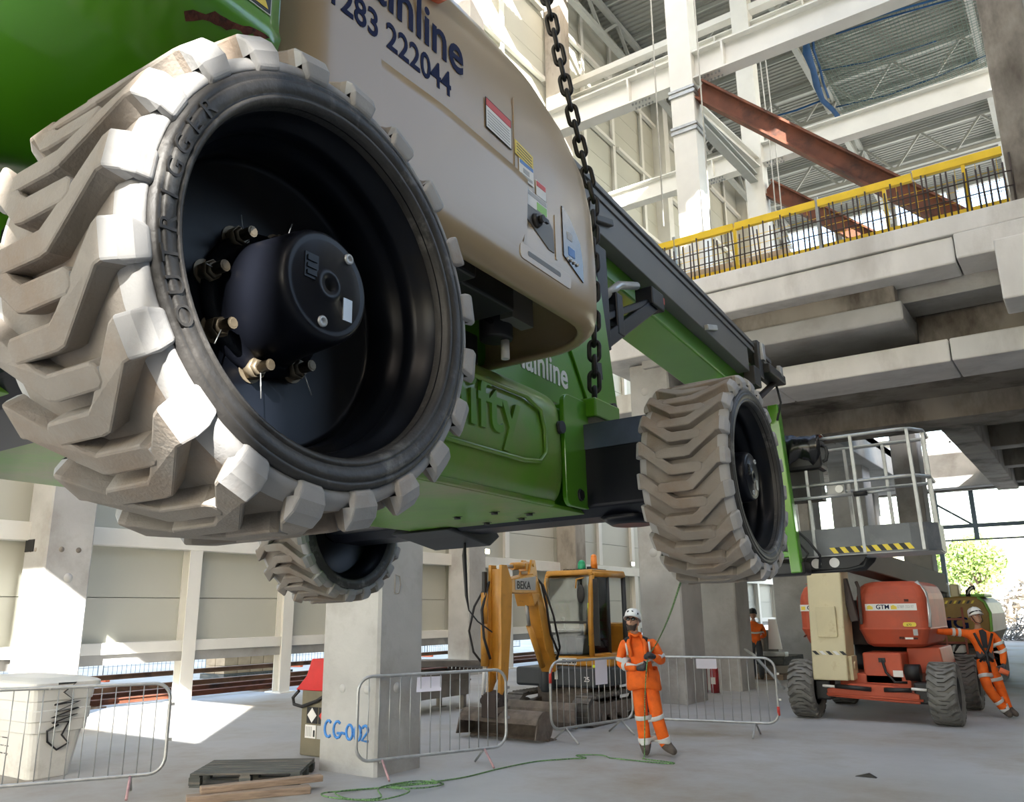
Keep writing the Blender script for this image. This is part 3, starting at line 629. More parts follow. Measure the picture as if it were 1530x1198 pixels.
wn_ = MB().prism([(1.45,.905),(1.50,.885),(1.585,.80),(1.60,.73),(1.60,.64),(1.45,.70)], -.30, -.2955, 'yz').build('control_window', 'black_gloss', hood)
MB().box(-.2955,-.294,1.485,1.535,.715,.75).build('gauge', 'print_blue', wn_); MB().box(-.2955,-.294,1.48,1.52,.78,.81).build('display', 'print_grey', wn_)
for y in (1.475,1.50,1.525,1.55): MB().cyl((-.2955,y,.695), (-.289,y,.695), .006, n=8).build('switch_knob', 'print_grey', wn_)
mb = MB(); mb.prism(round_rect(1.14,1.50,.575,.635,.02), -.302, -.297, 'yz'); mb.build('bumper_panel', 'cream', hood, .002)
MB().prism(round_rect(1.19,1.42,.598,.617,.008), -.298, -.2962, 'yz').build('grab_slot', 'grey_alu', hood)
# ---- riser base lying on the chassis, with white word
kp = [(.6,.45),(3.0,.50),(3.28,.50),(3.34,.53),(3.36,.62),(3.30,.95),(3.22,1.35),(3.0,1.72),(2.5,1.7),(1.9,1.0),(.6,.95)]
MB().prism(kp, -1.05, -1.0, 'yz').build('riser_side', 'green', lift, .008)
MB().prism(kp, -1.9, -1.85, 'yz').build('riser_side', 'green', lift, .008)
MB().prism([(.6,.5),(2.95,.52),(3.1,.9),(2.9,1.5),(2.0,.95),(.6,.9)], -1.86, -1.04, 'yz').build('riser', 'green', lift, .01)
g = text('Mainline', .20, 'print_white', lift, (-.998, 2.735, .60), RX, 'lettering', .0015, .004, 'RIGHT', .85); g.rotation_euler = (pi/2, radians(1.0), pi/2)
mb = MB(); mb.prism([(2.62,1.05),(2.70,1.08),(3.02,.60),(3.24,.53),(3.22,.50),(2.98,.52)], -1.0, -.985, 'yz'); mb.build('riser_rib', 'green', lift, .004)
mb = MB(); mb.prism([(2.85,1.15),(2.98,1.18),(3.0,1.0),(2.9,.92)], -1.0, -.996, 'yz'); mb.build('riser_slot', 'black', lift); MB().prism([(3.1,.85),(3.16,.86),(3.17,.76),(3.12,.75)], -1.0, -.996, 'yz').build('riser_slot', 'black', lift)
for y, z in ((3.27,.60),): MB().cyl((-1.0,y,z), (-.975,y,z), .035, n=20).build('pivot_pin', 'black', lift)
# ---- boom with side cable tray
def sl(y): return -.05*(y-3.5)
MB().add([(x, y, z+sl(y)) for y in (1.0, 7.35) for x, z in ((-1.66,1.74),(-1.25,1.74),(-1.25,2.22),(-1.66,2.22))], [(0,1,2,3),(7,6,5,4),(0,4,5,1),(1,5,6,2),(2,6,7,3),(3,7,4,0)]).build('boom', 'green', lift, .015)
MB().add([(x, y, z+sl(y)) for y in (.9, 6.75) for x, z in ((-1.25,1.90),(-1.13,1.90),(-1.13,2.15),(-1.25,2.15))], [(0,1,2,3),(7,6,5,4),(0,4,5,1),(1,5,6,2),(2,6,7,3),(3,7,4,0)]).build('cable_tray', 'grey_alu', lift, .006)
for k, (z0, z1, dx) in enumerate(((2.15,2.18,.012),(2.185,2.215,.0),(2.22,2.262,.016))):
    MB().add([(x, y, z+sl(y)) for y in (.9, 7.55) for x, z in ((-1.25,z0),(-1.13+dx,z0),(-1.13+dx,z1),(-1.25,z1))], [(0,1,2,3),(7,6,5,4),(0,4,5,1),(1,5,6,2),(2,6,7,3),(3,7,4,0)]).build('tray_rib', 'grey_alu', lift, .003)
for y, z in ((3.42,1.96),(5.5,1.82)):
    MB().beam((-1.115,y,z), (-1.115,y+.26,z+.07), .04, .05).build('tray_clamp', 'black' if y < 4 else 'galv', lift, .008)
mb = MB(); mb.beam((-1.12,3.42,1.08), (-1.12,4.36,1.66), .07, .10); mb.beam((-1.12,3.36,1.22), (-1.12,4.38,1.70), .05, .05); mb.box(-1.2,-1.06,4.2,4.42,1.60,1.74); mb.box(-1.18,-1.08,3.34,3.5,1.05,1.75); mb.box(-1.18,-1.08,3.62,3.72,1.2,1.5); mb.build('boom_rest', 'navy', lift, .01)
MB().tube([(-1.14,3.55,1.45),(-1.14,3.8,1.62),(-1.14,4.1,1.72)], .03, 10).build('hydraulic_hose', 'galv', lift)
MB().box(-1.08,-1.06,4.40,4.425,1.66,1.71).build('reflector', 'print_red', lift)
# boom nose, hoses and jib
mb = MB(); mb.box(-1.2,-1.08,6.75,6.95,1.60,1.80); mb.box(-1.14,-1.08,6.95,7.08,1.72,2.12); mb.box(-1.2,-1.02,7.1,7.7,1.80,1.90); mb.build('boom_nose', 'black', lift, .012)
mb = MB(); mb.box(-1.10,-1.05,7.02,7.10,1.92,2.10); mb.box(-1.06,-1.02,7.52,7.62,1.86,1.98); mb.build('nose_sensor', 'galv', lift, .005)
mb = MB(); mb.box(-1.64,-1.3,7.2,7.55,1.05,2.0); mb.prism([(7.3,2.0),(7.5,2.0),(7.75,1.2),(7.7,.1),(7.5,.1),(7.45,1.2)], -1.6, -1.35, 'yz'); mb.build('jib_knuckle', 'green', lift, .02)
MB().tube([(-1.12,7.55,1.80),(-1.2,7.3,1.62),(-1.3,7.1,1.45)], .035, 8).build('hydraulic_hose', 'rebar', lift)
MB().tube([(-1.1,7.6,1.78),(-1.08,7.62,1.6),(-1.12,7.55,1.4)], .012, 8).build('hydraulic_hose', 'black', lift)
MB().beam((-1.16,7.62,1.58), (-1.13,7.72,-.17), .11, .12, (0,1,0)).build('jib', 'green', lift, .012)
MB().beam((-1.42,7.62,1.55), (-1.42,7.74,-.12), .10, .10, (0,1,0)).build('jib', 'green', lift, .012)
MB().beam((-1.42,7.72,.02), (-1.13,7.72,.02), .06, .06, (0,0,1)).build('jib_tie', 'green', lift, .01)
# ---- basket
bk = empty('basket', (0,0,0), 0, lift)
YN, YF, XL, XR = 7.95, 8.65, -1.62, .16
def rail_loop(z, r=.019, xl=XL):
    c = .22
    pts = [(xl,YN,z),(XR-c,YN,z),(XR-.09,YN+.05,z),(XR,YN+c,z),(XR,YF-.08,z),(XR-.08,YF,z),(xl,YF,z)]
    return MB().tube(pts, r, 8)
rail_loop(1.215).build('top_rail', 'galv', bk); rail_loop(.735).build('mid_rail', 'galv', bk)
for x, y in ((-1.55,YN),(-.98,YN),(-.50,YN),(XR-.12,YN+.03),(XR,YN+.26),(XR-.05,YF-.03),(-.70,YF),(-.30,YF),(-1.3,YF)):
    MB().beam((x,y,.0), (x,y,1.215), .034, .034).build('rail_post', 'galv', bk, .004)
mb = MB(); fl = [(XL,YN),(XR-.22,YN),(XR-.09,YN+.05),(XR,YN+.22),(XR,YF),(XL,YF)]
mb.prism(fl, -.01, .02, 'xy'); mb.build('basket_floor', 'galv', bk, .004)
M['basket_grey'] = mat('grey painted sheet', (.13,.14,.15), .45, var=.2, vscale=4, col2=(.22,.22,.22), s2=3)
tb = MB(); pts = [(XL,YN-.012),(XR-.22,YN-.012),(XR-.085,YN+.042),(XR+.012,YN+.215),(XR+.012,YF)]
for (xa,ya), (xb,yb) in zip(pts, pts[1:]): tb.add([(xa,ya,0),(xb,yb,0),(xb,yb,.27),(xa,ya,.27)], [(0,1,2,3)])
o = tb.build('toe_board', 'basket_grey', bk); so = o.modifiers.new('thick', 'SOLIDIFY'); so.thickness = .008
MB().box(XL, XR, YF-.01, YF+.005, 0, .27).build('toe_board', 'basket_grey', bk)
def hazard(x0, x1, z0, z1, n, y, parent, cols=('print_yellow', 'print_black'), t=.002):
    wd = (x1-x0)/n
    for k in range(n):
        a = x0 + k*wd; MB().prism([(a,z0),(a+wd,z0),(a+wd-.0+ (wd*.45 if 0 else 0),z1),(a,z1)] if False else [(a,z0),(min(a+wd,x1),z0),(min(a+wd-.04,x1),z1),(max(a-.04,x0-.04),z1)], y-t, y, 'xz').build('hazard_stripe', cols[k % 2], parent)
hazard(-.80, -.04, .015, .075, 15, YN-.013, bk)
mb = MB()
mb.prism([(-1.5,-.14),(-.62,-.14),(-.52,-.05),(-.5,-.012),(-1.5,-.012)], YN+.05, YN+.08, 'xz'); mb.prism([(-1.5,-.14),(-.62,-.14),(-.52,-.05),(-.5,-.012),(-1.5,-.012)], YF-.1, YF-.07, 'xz'); mb.build('floor_bracket', 'black', bk)
for x in (-1.0,-.82): MB().cyl((x,YN+.046,-.072), (x,YN+.049,-.072), .05, n=20).build('hole_light_disc', 'print_white', bk)  # white discs painted for the light seen through the bracket holes
MB().tube([(-1.5,YN+.06,-.15),(-.7,YN+.06,-.15),(-.54,YN+.06,-.12),(-.50,YN+.06,-.04)], .022, 8).build('bracket_tube', 'black', bk)
MB().box(-1.6,-1.05,7.7,7.98,-.19,-.06).build('jib_mount', 'black', bk, .02)
mb = MB(); mb.box(-1.3,-.80,YN-.08,YN+.25,.90,1.24); mb.build('control_box', 'black', bk, .04)
mb = MB(); random.seed(4); pr = []
vs = []; fs = []
for i in range(13):
    for j, (y, z) in enumerate(((YN-.095,.99),(YN-.11,1.15),(YN-.10,1.265),(YN+.08,1.285),(YN+.27,1.25))):
        vs.append((-1.33+.045*i+.0, y+random.uniform(-.012,.012), z + (random.uniform(-.03,.03) if j in (0,2) else 0) + (.05*sin(i*1.1) if j == 0 else 0)))
for i in range(12):
    for j in range(4): fs.append((i*5+j, i*5+j+1, (i+1)*5+j+1, (i+1)*5+j))
mb.add(vs, fs, True); o = mb.build('plastic_cover', 'black_gloss', bk); so = o.modifiers.new('thick', 'SOLIDIFY'); so.thickness = .006
mb = MB(); mb.tube([(-.79,YN-.04,1.14),(-.745,YN-.04,1.12),(-.735,YN-.04,1.05),(-.755,YN-.04,.98),(-.79,YN-.04,.97)], .018, 8); mb.build('control_handle', 'black', bk)
mb = MB(); mb.box(-1.22,-.85,YN,YN+.2,.58,.90); mb.build('control_bracket', 'black', bk)
MB().box(-.80,-.62,YN+.01,YN+.05,.60,.74).build('socket_box', 'print_grey', bk, .01); MB().cyl((-.67,YN+.008,.67), (-.67,YN-.01,.67), .04, n=16).build('socket', 'print_white', bk)
MB().tube([(-1.3,YN-.03,.60),(-.52,YN-.03,.60)], .018, 8).build('inner_rail', 'galv', bk)
MB().tube([(-.53,YN-.03,.60),(-.40,YN-.03,.60)], .028, 8).build('rail_grip', 'black', bk)
MB().tube([(-.40,YN-.03,.60),(XR-.3,YN+.0,.61)], .016, 8).build('inner_rail', 'galv', bk)
mb = MB(); mb.tube([(-1.1,7.8,.25),(-1.0,7.75,.15),(-.92,7.85,.0),(-.95,7.9,-.12)], .014, 6); mb.tube([(-1.15,7.8,.2),(-1.02,7.78,.02),(-1.1,7.8,-.1)], .012, 6); mb.build('control_cable', 'black', bk)
# strap hanging from the belly
MB().tube([(-1.7,2.74,-.1),(-1.7,2.74,-.16)], .012, 8).build('strap_eye', 'galv', lift)
# ---- chains (each one thing, each link a part)
link_me = None
def link_mesh():
    pts = []
    for k in range(9): a = -pi/2 + pi*k/8; pts.append((.027*cos(a), 0, -.030 + .027*sin(a) - .0) if 0 else (.026*sin(a+pi/2+pi/2), 0, .030 + .026*cos(a+pi/2-pi/2)))
    top = [(.026*cos(pi*k/8), 0, .030+.026*sin(pi*k/8)) for k in range(9)]
    bot = [(-.026*cos(pi*k/8), 0, -.030-.026*sin(pi*k/8)) for k in range(9)]
    return MB().tube(top+bot, .0125, 8, True).mesh('link', 'chain')
link_me = link_mesh()
def chain(path, label, pitch=.0865):
    root = empty('lifting_chain', path[0]); tag(root, label, 'chain'); P = [Vector(p) for p in path]
    inv = Matrix.Translation(P[0]).inverted(); pos = 0.; k = 0
    segs = [(P[i], P[i+1]) for i in range(len(P)-1)]; tot = sum((b-a).length for a, b in segs)
    while pos < tot:
        d = pos
        for a, b in segs:
            L = (b-a).length
            if d <= L: break
            d -= L
        t = (b-a).normalized(); p = a + t*d
        q = t.to_track_quat('Z', 'X').to_matrix().to_4x4() @ Matrix.Rotation(k*pi/2+.5, 4, 'Z')
        o = bpy.data.objects.new('link', link_me); COL.objects.link(o); o.parent = root
        m_ = Matrix.Translation(p - P[0]) @ q; o.matrix_local = m_
        pos += pitch; k += 1
    return root
chain([LW(p) for p in ((-.80,2.652,.50),(-.79,2.69,1.1),(-.78,2.72,1.68),(-.78,2.49,2.174),(-.79,2.386,2.50),(-.80,2.20,3.05),(-.86,1.9,4.0))], 'black lifting chain rising beside the cream hood', .0865)
# ================================================================== YELLOW MINI EXCAVATOR
M['exc'] = mat('excavator yellow paint', (.54, .25, .03), .4, var=.12, vscale=5, col2=(.25,.12,.03), mix2=(.6,.75), s2=6, coat=.2)
M['exc_dark'] = mat('dark slate paint', (.03,.035,.04), .5, var=.2)
M['mud_steel'] = mat('muddy bucket steel', (.15,.125,.105), .75, .2, var=.3, vscale=6, col2=(.24,.19,.16), mix2=(.5,.7), s2=4, bump=.3, bscale=30)
M['rubber'] = mat('track rubber', (.11,.10,.09), .85, var=.3, vscale=8, col2=(.19,.16,.13), s2=5, bump=.3, bscale=40)
def glass_mat(name, col, a):
    m = bpy.data.materials.new(name); m.use_nodes = True; n = m.node_tree.nodes; l = m.node_tree.links
    n.remove(n['Principled BSDF']); t = n.new('ShaderNodeBsdfTransparent'); t.inputs[0].default_value = (*col, 1)
    g = n.new('ShaderNodeBsdfGlossy'); g.inputs['Roughness'].default_value = .03; mx = n.new('ShaderNodeMixShader')
    fr_ = n.new('ShaderNodeFresnel'); fr_.inputs[0].default_value = 1.45
    l.new(fr_.outputs[0], mx.inputs[0]); l.new(t.outputs[0], mx.inputs[1]); l.new(g.outputs[0], mx.inputs[2]); l.new(mx.outputs[0], n['Material Output'].inputs[0])
    return m
M['glass'] = glass_mat('cab glass', (.75,.80,.80), .2)
M['hivis_strip'] = mat('fluorescent strip', (.75,.85,.02), .5, var=.02)
ex = tag(empty('excavator', (0,0,0)), 'yellow mini excavator with dirty bucket parked behind the crowd barriers', 'excavator')
def track(x0, x1, y0, y1, name='crawler_track'):
    r = .23; pts = []
    for k in range(13): a = radians(90+180*k/12); pts.append((y0+r+r*cos(a), r+r*sin(a)))
    for k in range(13): a = radians(-90+180*k/12); pts.append((y1-r+r*cos(a), r+r*sin(a)))
    mb = MB(); n = len(pts); 
    inner = [((y-(y0+y1)/2)*.93+(y0+y1)/2, (z-r)*.80+r) for y, z in pts]
    vs = [(x0,y,z) for y, z in pts]+[(x1,y,z) for y, z in pts]+[(x0,y,z) for y, z in inner]+[(x1,y,z) for y, z in inner]; fs = []
    for i in range(n):
        j = (i+1) % n; fs += [(i,j,n+j,n+i), (2*n+i,3*n+i,3*n+j,2*n+j), (i,2*n+i,2*n+j,j), (n+i,n+j,3*n+j,3*n+i)]
    mb.add(vs, fs)
    P = [Vector((0,)+p) for p in pts]; tot = 0; 
    for i in range(n):
        a, b = P[i], P[(i+1) % n]; L = (b-a).length; m_ = max(1, round(L/.10)) if L > .08 else (1 if i % 2 else 0)
        for k in range(m_):
            p = a.lerp(b, (k+.5)/m_); d = (b-a).normalized()
            mb.beam((x0-.004,p.y,p.z), (x1+.004,p.y,p.z), .045, .035, Vector((0,-d.z,d.y)))
    o = mb.build(name, 'rubber', ex)
    w_ = MB()
    for y in (y0+r, y1-r): w_.cyl((x0+.05,y,r), (x1+.006,y,r), .16, n=18)
    for k in range(3): w_.cyl((x0+.05,y0+.5+k*.35,.13), (x1+.004,y0+.5+k*.35,.13), .085, n=14)
    w_.box(x0+.08, x1-.03, y0+.3, y1-.3, .14, .32); w_.build('track_roller', 'mud_steel', o)
track(-7.14, -6.84, 11.75, 13.95); track(-8.45, -8.15, 11.75, 13.95)
MB().box(-8.15, -7.14, 12.3, 13.4, .28, .55).build('undercarriage', 'mud_steel', ex, .03)
bl = MB(); bl.prism([(11.42,.03),(11.36,.12),(11.38,.30),(11.44,.40),(11.48,.40),(11.44,.30),(11.42,.12),(11.47,.03)], -8.5, -6.86, 'yz'); bl.beam((-7.2,11.45,.2), (-7.2,12.4,.33), .09, .12); bl.beam((-8.1,11.45,.2), (-8.1,12.4,.33), .09, .12); bl.build('dozer_blade', 'mud_steel', ex, .008)
hs_ = MB(); hs_.prism([(-8.45,12.1),(-6.9,12.1),(-6.85,12.6),(-6.88,14.0),(-7.2,14.5),(-8.1,14.5),(-8.45,14.0)], .56, .86, 'xy'); hs_.build('house', 'exc_dark', ex, .04)
MB().prism([(-8.2,12.55),(-7.18,12.55),(-6.92,12.7),(-6.92,14.0),(-7.25,14.42),(-8.1,14.42),(-8.4,13.9),(-8.4,13.3)], .86, 1.02, 'xy').build('house_panel', 'exc', ex, .03)
MB().box(-8.35, -7.25, 13.95, 14.45, .9, 1.55).build('engine_cover', 'exc', ex, .06)
MB().box(-7.95, -7.5, 12.545, 12.552, .885, .995).build('decal', 'print_white', ex)
for k in range(3): MB().box(-7.78+.1*k, -7.71+.1*k, 12.54, 12.546, .91, .97).build('decal_mark', 'exc_dark', ex)
text('25', .11, 'print_white', ex, (-7.1, 12.09, .66), RF, 'model_number', .001); MB().box(-7.75,-7.6,12.09,12.097,.68,.82).build('decal', 'print_white', ex)
MB().box(-7.12, -6.86, 12.40, 12.44, .86, .90).build('bright_strip', 'hivis_strip', ex)
# cab: four posts, rails, roof, glass, seat
cb = empty('cab', (0,0,0), 0, ex)
X0, X1, Yf, Yb = -8.19, -7.19, 12.62, 13.85
fp_ = MB()
def post_arc(x, s): return [(x,Yf-.0,1.0),(x,Yf-.02,1.6),(x,Yf+.03,2.2),(x,Yf+.08,2.36)]
for x in (X0+.04, X1-.04): fp_.tube(post_arc(x, 1), .048, 8)
fp_.tube([(X0+.04,Yf+.08,2.36),(X0+.10,Yf+.09,2.42),(X1-.10,Yf+.09,2.42),(X1-.04,Yf+.08,2.36)], .05, 8)
fp_.build('front_frame', 'exc', cb)
for x in (X0+.04, X1-.04):
    MB().tube([(x,Yb,1.0),(x,Yb,2.36)], .045, 8).build('rear_post', 'exc_dark', cb); MB().tube([(x,Yf+.08,2.39),(x,Yb,2.39)], .05, 8).build('roof_rail', 'exc', cb); MB().tube([(x,Yf,1.03),(x,Yb,1.03)], .035, 8).build('sill', 'exc', cb)
MB().tube([(X1-.04,13.25,1.03),(X1-.04,13.25,2.36)], .03, 8).build('door_post', 'exc_dark', cb)
MB().box(X0+.02, X1-.02, Yf+.05, Yb+.05, 2.40, 2.47).build('roof', 'exc', cb, .03)
hz_ = MB()
for k in range(9): hz_.beam((X0+.35+.07*k,Yf+.15,2.475), (X0+.30+.07*k,Yf+.75,2.475), .03, .03)
hz_.build('roof_grille', 'black', cb)
MB().box(X0+.06, X1-.06, Yf-.005, Yf+.003, 1.05, 2.34).build('windscreen', 'glass', cb)
MB().box(X1-.045, X1-.038, Yf+.06, 13.2, 1.05, 2.34).build('door_glass', 'glass', cb)
MB().box(X0+.038, X0+.045, Yf+.06, Yb-.05, 1.05, 2.34).build('side_glass', 'glass', cb)
MB().box(X0+.06, X1-.06, Yf-.012, Yf+.012, 1.56, 1.60).build('window_bar', 'black', cb)
st_ = MB(); st_.box(-7.85,-7.42,13.1,13.5,1.0,1.35); st_.build('seat', 'black', cb, .05)
st_ = MB(); st_.prism([(-7.83,1.3),(-7.44,1.3),(-7.46,1.75),(-7.52,1.92),(-7.75,1.92),(-7.81,1.75)], 13.42, 13.55, 'xz'); st_.build('seat_back', 'black', cb, .05)
cs = MB(); cs.box(-8.1,-7.9,12.9,13.4,1.0,1.45); cs.tube([(-8.0,13.0,1.45),(-8.0,12.95,1.62)], .015, 6); cs.ball((-8.0,12.95,1.64), .03); cs.box(-7.4,-7.3,12.9,13.4,1.0,1.45); cs.tube([(-7.35,13.0,1.45),(-7.35,12.95,1.62)], .015, 6); cs.ball((-7.35,12.95,1.64), .03); cs.build('control_console', 'black', cb, .01)
MB().tube([(-7.28,Yf-.0,1.2),(-7.26,Yf-.03,1.9)], .012, 6).build('yellow_grab', 'hivis_strip', cb)
mr = MB(); mr.tube([(-7.35,Yf+.02,2.33),(-7.45,Yf-.08,2.30),(-7.46,Yf-.10,2.15)], .015, 6); mr.build('mirror_arm', 'exc', cb); mr = MB(); mr.ball((-7.36,Yf-.10,2.05), .1, .8, .3, 1.6); mr.build('mirror', 'black', cb)
mr = MB(); mr.box(-7.14,-7.05,12.55,12.6,1.2,2.3); mr.build('open_door_edge', 'black', cb, .01)
bc = MB(); bc.cyl((-7.62,13.3,2.47), (-7.62,13.3,2.55), .05, n=14); bc.build('beacon_base', 'black', ex)
M['beacon_orange'] = mat('amber beacon lens', (.85,.25,.03), .3, var=.05); M['beacon_green'] = mat('green beacon lens', (.02,.35,.16), .3, var=.05)
MB().cyl((-7.55,13.35,2.5), (-7.55,13.35,2.72), .065, .055, n=16).ball((-7.55,13.35,2.72), .055).build('amber_beacon', 'beacon_orange', ex)
MB().cyl((-7.72,13.2,2.47), (-7.72,13.2,2.60), .075, .07, n=16).ball((-7.72,13.2,2.60), .07).build('green_beacon', 'beacon_green', ex)
# boom, stick, bucket
sw = MB(); sw.box(-7.92,-7.66,12.0,12.3,.52,.88); sw.cyl((-7.8,12.05,.48), (-7.8,12.05,.92), .09, n=16); sw.build('swing_bracket', 'exc_dark', ex, .03)
def plate_beam(pts_h, x0, x1, name, m, parent, bev=.015):
    # outline given as (y, z) polygon, extruded sideways
    return MB().prism(pts_h, x0, x1, 'yz').build(name, m, parent, bev)
bx_ = empty('boom', (0,0,0), 0, ex)
bo = [(12.08,.82),(11.95,.80),(11.55,1.35),(11.36,1.85),(11.28,2.05),(10.62,2.04),(10.40,2.06),(10.38,2.18),(10.55,2.26),(11.25,2.36),(11.42,2.30),(11.62,1.9),(11.85,1.45)]
bs = plate_beam(bo, -7.62, -7.38, 'boom_arm', 'exc', bx_)
MB().prism([(11.33,1.95),(11.50,1.95),(11.74,1.20),(11.62,1.15)], -7.36, -7.375, 'yz').build('boom_rib', 'exc', bx_)
MB().prism([(10.62,2.10),(11.30,2.10),(11.32,2.32),(10.62,2.25)], -7.377, -7.373, 'yz').build('lettering_panel', 'print_grey', bx_)
text('BEKA', .17, 'print_black', bx_, (-7.37, 10.66, 2.115), RX, 'lettering', .001, .002, xs=1.15)
bcy = MB(); bcy.cyl((-7.5,11.75,.9), (-7.5,11.3,1.55), .05, n=12); bcy.build('boom_cylinder', 'exc', bx_); MB().cyl((-7.5,11.3,1.55), (-7.5,11.2,1.95), .03, n=12).build('cylinder_rod', 'galv', bx_)
MB().prism([(11.2,1.85),(11.32,1.95),(11.4,2.05),(11.1,2.05)], -7.66, -7.34, 'yz').build('cylinder_lug', 'exc', bx_, .01)
dip = MB(); dip.cyl((-7.5,11.28,2.50), (-7.5,10.75,2.46), .058, n=14); dip.build('dipper_cylinder', 'exc', bx_); MB().cyl((-7.5,10.75,2.46), (-7.5,10.30,2.43), .03, n=12).build('cylinder_rod', 'galv', bx_)
lg = MB(); lg.prism([(11.15,2.34),(11.45,2.30),(11.36,2.58),(11.24,2.58)], -7.6, -7.56, 'yz'); lg.prism([(11.15,2.34),(11.45,2.30),(11.36,2.58),(11.24,2.58)], -7.44, -7.40, 'yz'); lg.cyl((-7.62,11.29,2.5), (-7.38,11.29,2.5), .03, n=10); lg.box(-7.57,-7.43,11.1,11.2,2.40,2.52); lg.build('cylinder_lug', 'exc', bx_, .006)
for e_ in (bx_,):
    a_ = radians(6.5); c0 = Vector((-7.5,10.3,0)); e_.rotation_euler = (0,0,a_); e_.location = c0 - Matrix.Rotation(a_,3,'Z') @ c0
sk = empty('stick', (0,0,0), 0, ex)
so_ = [(10.22,2.46),(10.36,2.46),(10.50,2.20),(10.46,1.6),(10.36,.80),(10.22,.60),(10.16,.62),(10.20,1.2),(10.20,2.0)]
for x in (-7.62, -7.42): plate_beam(so_, x, x+.05, 'stick_plate', 'exc', sk, .006)
MB().prism([(10.24,2.4),(10.34,2.4),(10.44,2.1),(10.40,1.6),(10.32,.8),(10.24,.9)], -7.58, -7.42, 'yz').build('stick_core', 'exc', sk)
bkc = MB(); bkc.cyl((-7.62,10.12,1.55), (-7.64,10.14,2.05), .05, n=12); bkc.cyl((-7.62,10.12,1.0), (-7.62,10.12,1.6), .058, n=12); bkc.build('bucket_cylinder', 'exc', sk); MB().cyl((-7.62,10.08,.60), (-7.62,10.12,1.02), .028, n=10).build('cylinder_rod', 'print_white', sk)
hp = MB(); hp.box(-7.66,-7.60,10.1,10.17,2.0,2.36); hp.build('hose_guard', 'black', sk, .01)
def hose(pts, r, par): return MB().tube(pts, r, 8).build('hydraulic_hose', 'black', par)
hose([(-7.52,10.5,2.34),(-7.6,10.2,2.2),(-7.62,10.05,1.8),(-7.58,10.05,1.4),(-7.5,10.1,1.1)], .02, ex)
hose([(-7.66,10.15,2.1),(-7.76,10.05,1.85),(-7.82,10.0,1.5),(-7.75,10.02,1.2),(-7.66,10.1,1.05)], .017, ex)
hose([(-7.34,11.5,2.2),(-7.28,11.75,1.7),(-7.25,11.9,1.2),(-7.4,12.1,1.0)], .018, bx_)
hose([(-7.45,11.3,2.4),(-7.36,11.5,2.2),(-7.34,11.6,1.9),(-7.32,11.72,1.4),(-7.3,11.95,1.1),(-7.45,12.1,.95)], .02, bx_)
lk = MB(); lk.prism([(10.06,.62),(10.30,.66),(10.36,.50),(10.30,.30),(10.06,.30)], -7.64, -7.38, 'yz'); lk.cyl((-7.68,10.12,.52), (-7.34,10.12,.52), .05, n=12); lk.cyl((-7.68,10.28,.52), (-7.34,10.28,.52), .04, n=12); lk.build('bucket_link', 'rebar', ex, .01)
bk_ = empty('bucket', (0,0,0), 0, ex)
cp = []
for k in range(12): a = radians(-60 + 230*k/11); cp.append((10.28 - .0 + .20*cos(a), .205 + .20*sin(a)))
cp_in = [((y-10.28)*.93+10.28, (z-.205)*.93+.205) for y, z in reversed(cp)]
bb = MB(); n_ = len(cp); BX0, BX1 = -8.08, -6.68
vs = [(x,)+p for x in (BX0, BX1) for p in cp+cp_in]; N2 = 2*n_
fs = [(i, (i+1) % N2, N2+(i+1) % N2, N2+i) for i in range(N2)]
bb.add(vs, fs); bb.build('bucket_shell', 'mud_steel', bk_)
for x in (BX0, BX1-.02): MB().prism(cp + [(10.02,.06)], x, x+.02, 'yz').build('bucket_side', 'mud_steel', bk_)
MB().prism([(10.36,.01),(10.40,.05),(10.60,.0),(10.36,.0)], BX0, BX1, 'yz').build('bucket_lip', 'mud_steel', bk_)
MB().box(-7.66,-7.36,10.1,10.4,.36,.44).build('bucket_mount', 'mud_steel', bk_, .01)
# ================================================================== ORANGE-RED BOOM LIFT ON THE FLOOR
M['red'] = mat('faded orange red paint', (.52, .10, .05), .5, var=.1, vscale=2.5, col2=(.40,.10,.06), mix2=(.5,.75), s2=2, spec=.3)
M['jcream'] = mat('cream boom paint', (.60, .53, .33), .4, var=.08, vscale=2, col2=(.40,.30,.16), mix2=(.6,.8), s2=4)
M['tyre_grey'] = mat('worn grey tyre', (.17,.165,.155), .8, var=.2, vscale=6, col2=(.10,.095,.09), s2=4, bump=.2, bscale=50)
rl = tag(empty('boom_lift', (0,0,0)), 'orange-red boom lift with a cream tower boom parked on the floor beneath the basket', 'boom lift')
small_tyre = MB()
small_tyre.lathe([(.26,-.03),(.30,.0),(.40,-.0),(.425,-.03),(.43,-.2),(.425,-.37),(.40,-.40),(.30,-.40),(.26,-.37)], n=48)
for k in range(22): lug(small_tyre, 2*pi*k/22, 0); lug(small_tyre, 2*pi*(k+.5)/22, 1)
stm = small_tyre.mesh('tyre', 'tyre_grey')
srim = MB().lathe([(.27,-.03),(.25,-.08),(.24,-.2),(.10,-.2),(.10,-.1),(.0,-.1)], n=32).lathe([(.24,-.21),(.26,-.37)], n=32).mesh('rim', 'black')
for x, y, rz in ((-2.05,14.93,0), (-4.58,14.93,pi), (-2.05,17.35,0), (-4.58,17.35,pi)):
    wh = empty('wheel', (x,y,.466), rz, rl); mk('tyre', stm, wh, rot=(.2*y,0,0)); mk('rim', srim, wh)
MB().box(-3.85,-2.75,15.0,17.6,.42,.72).build('chassis', 'red', rl, .03)
mb = MB(); mb.prism([(-4.0,.36),(-2.6,.30),(-2.6,.44),(-3.0,.56),(-3.6,.58),(-4.0,.48)], 14.72, 14.95, 'xz'); mb.build('front_axle', 'red', rl, .015)
for a_, b_ in ((-4.2,-3.95), (-2.68,-2.44)): MB().box(a_,b_,14.75,15.1,.30,.62).build('steer_knuckle', 'black', rl, .03)
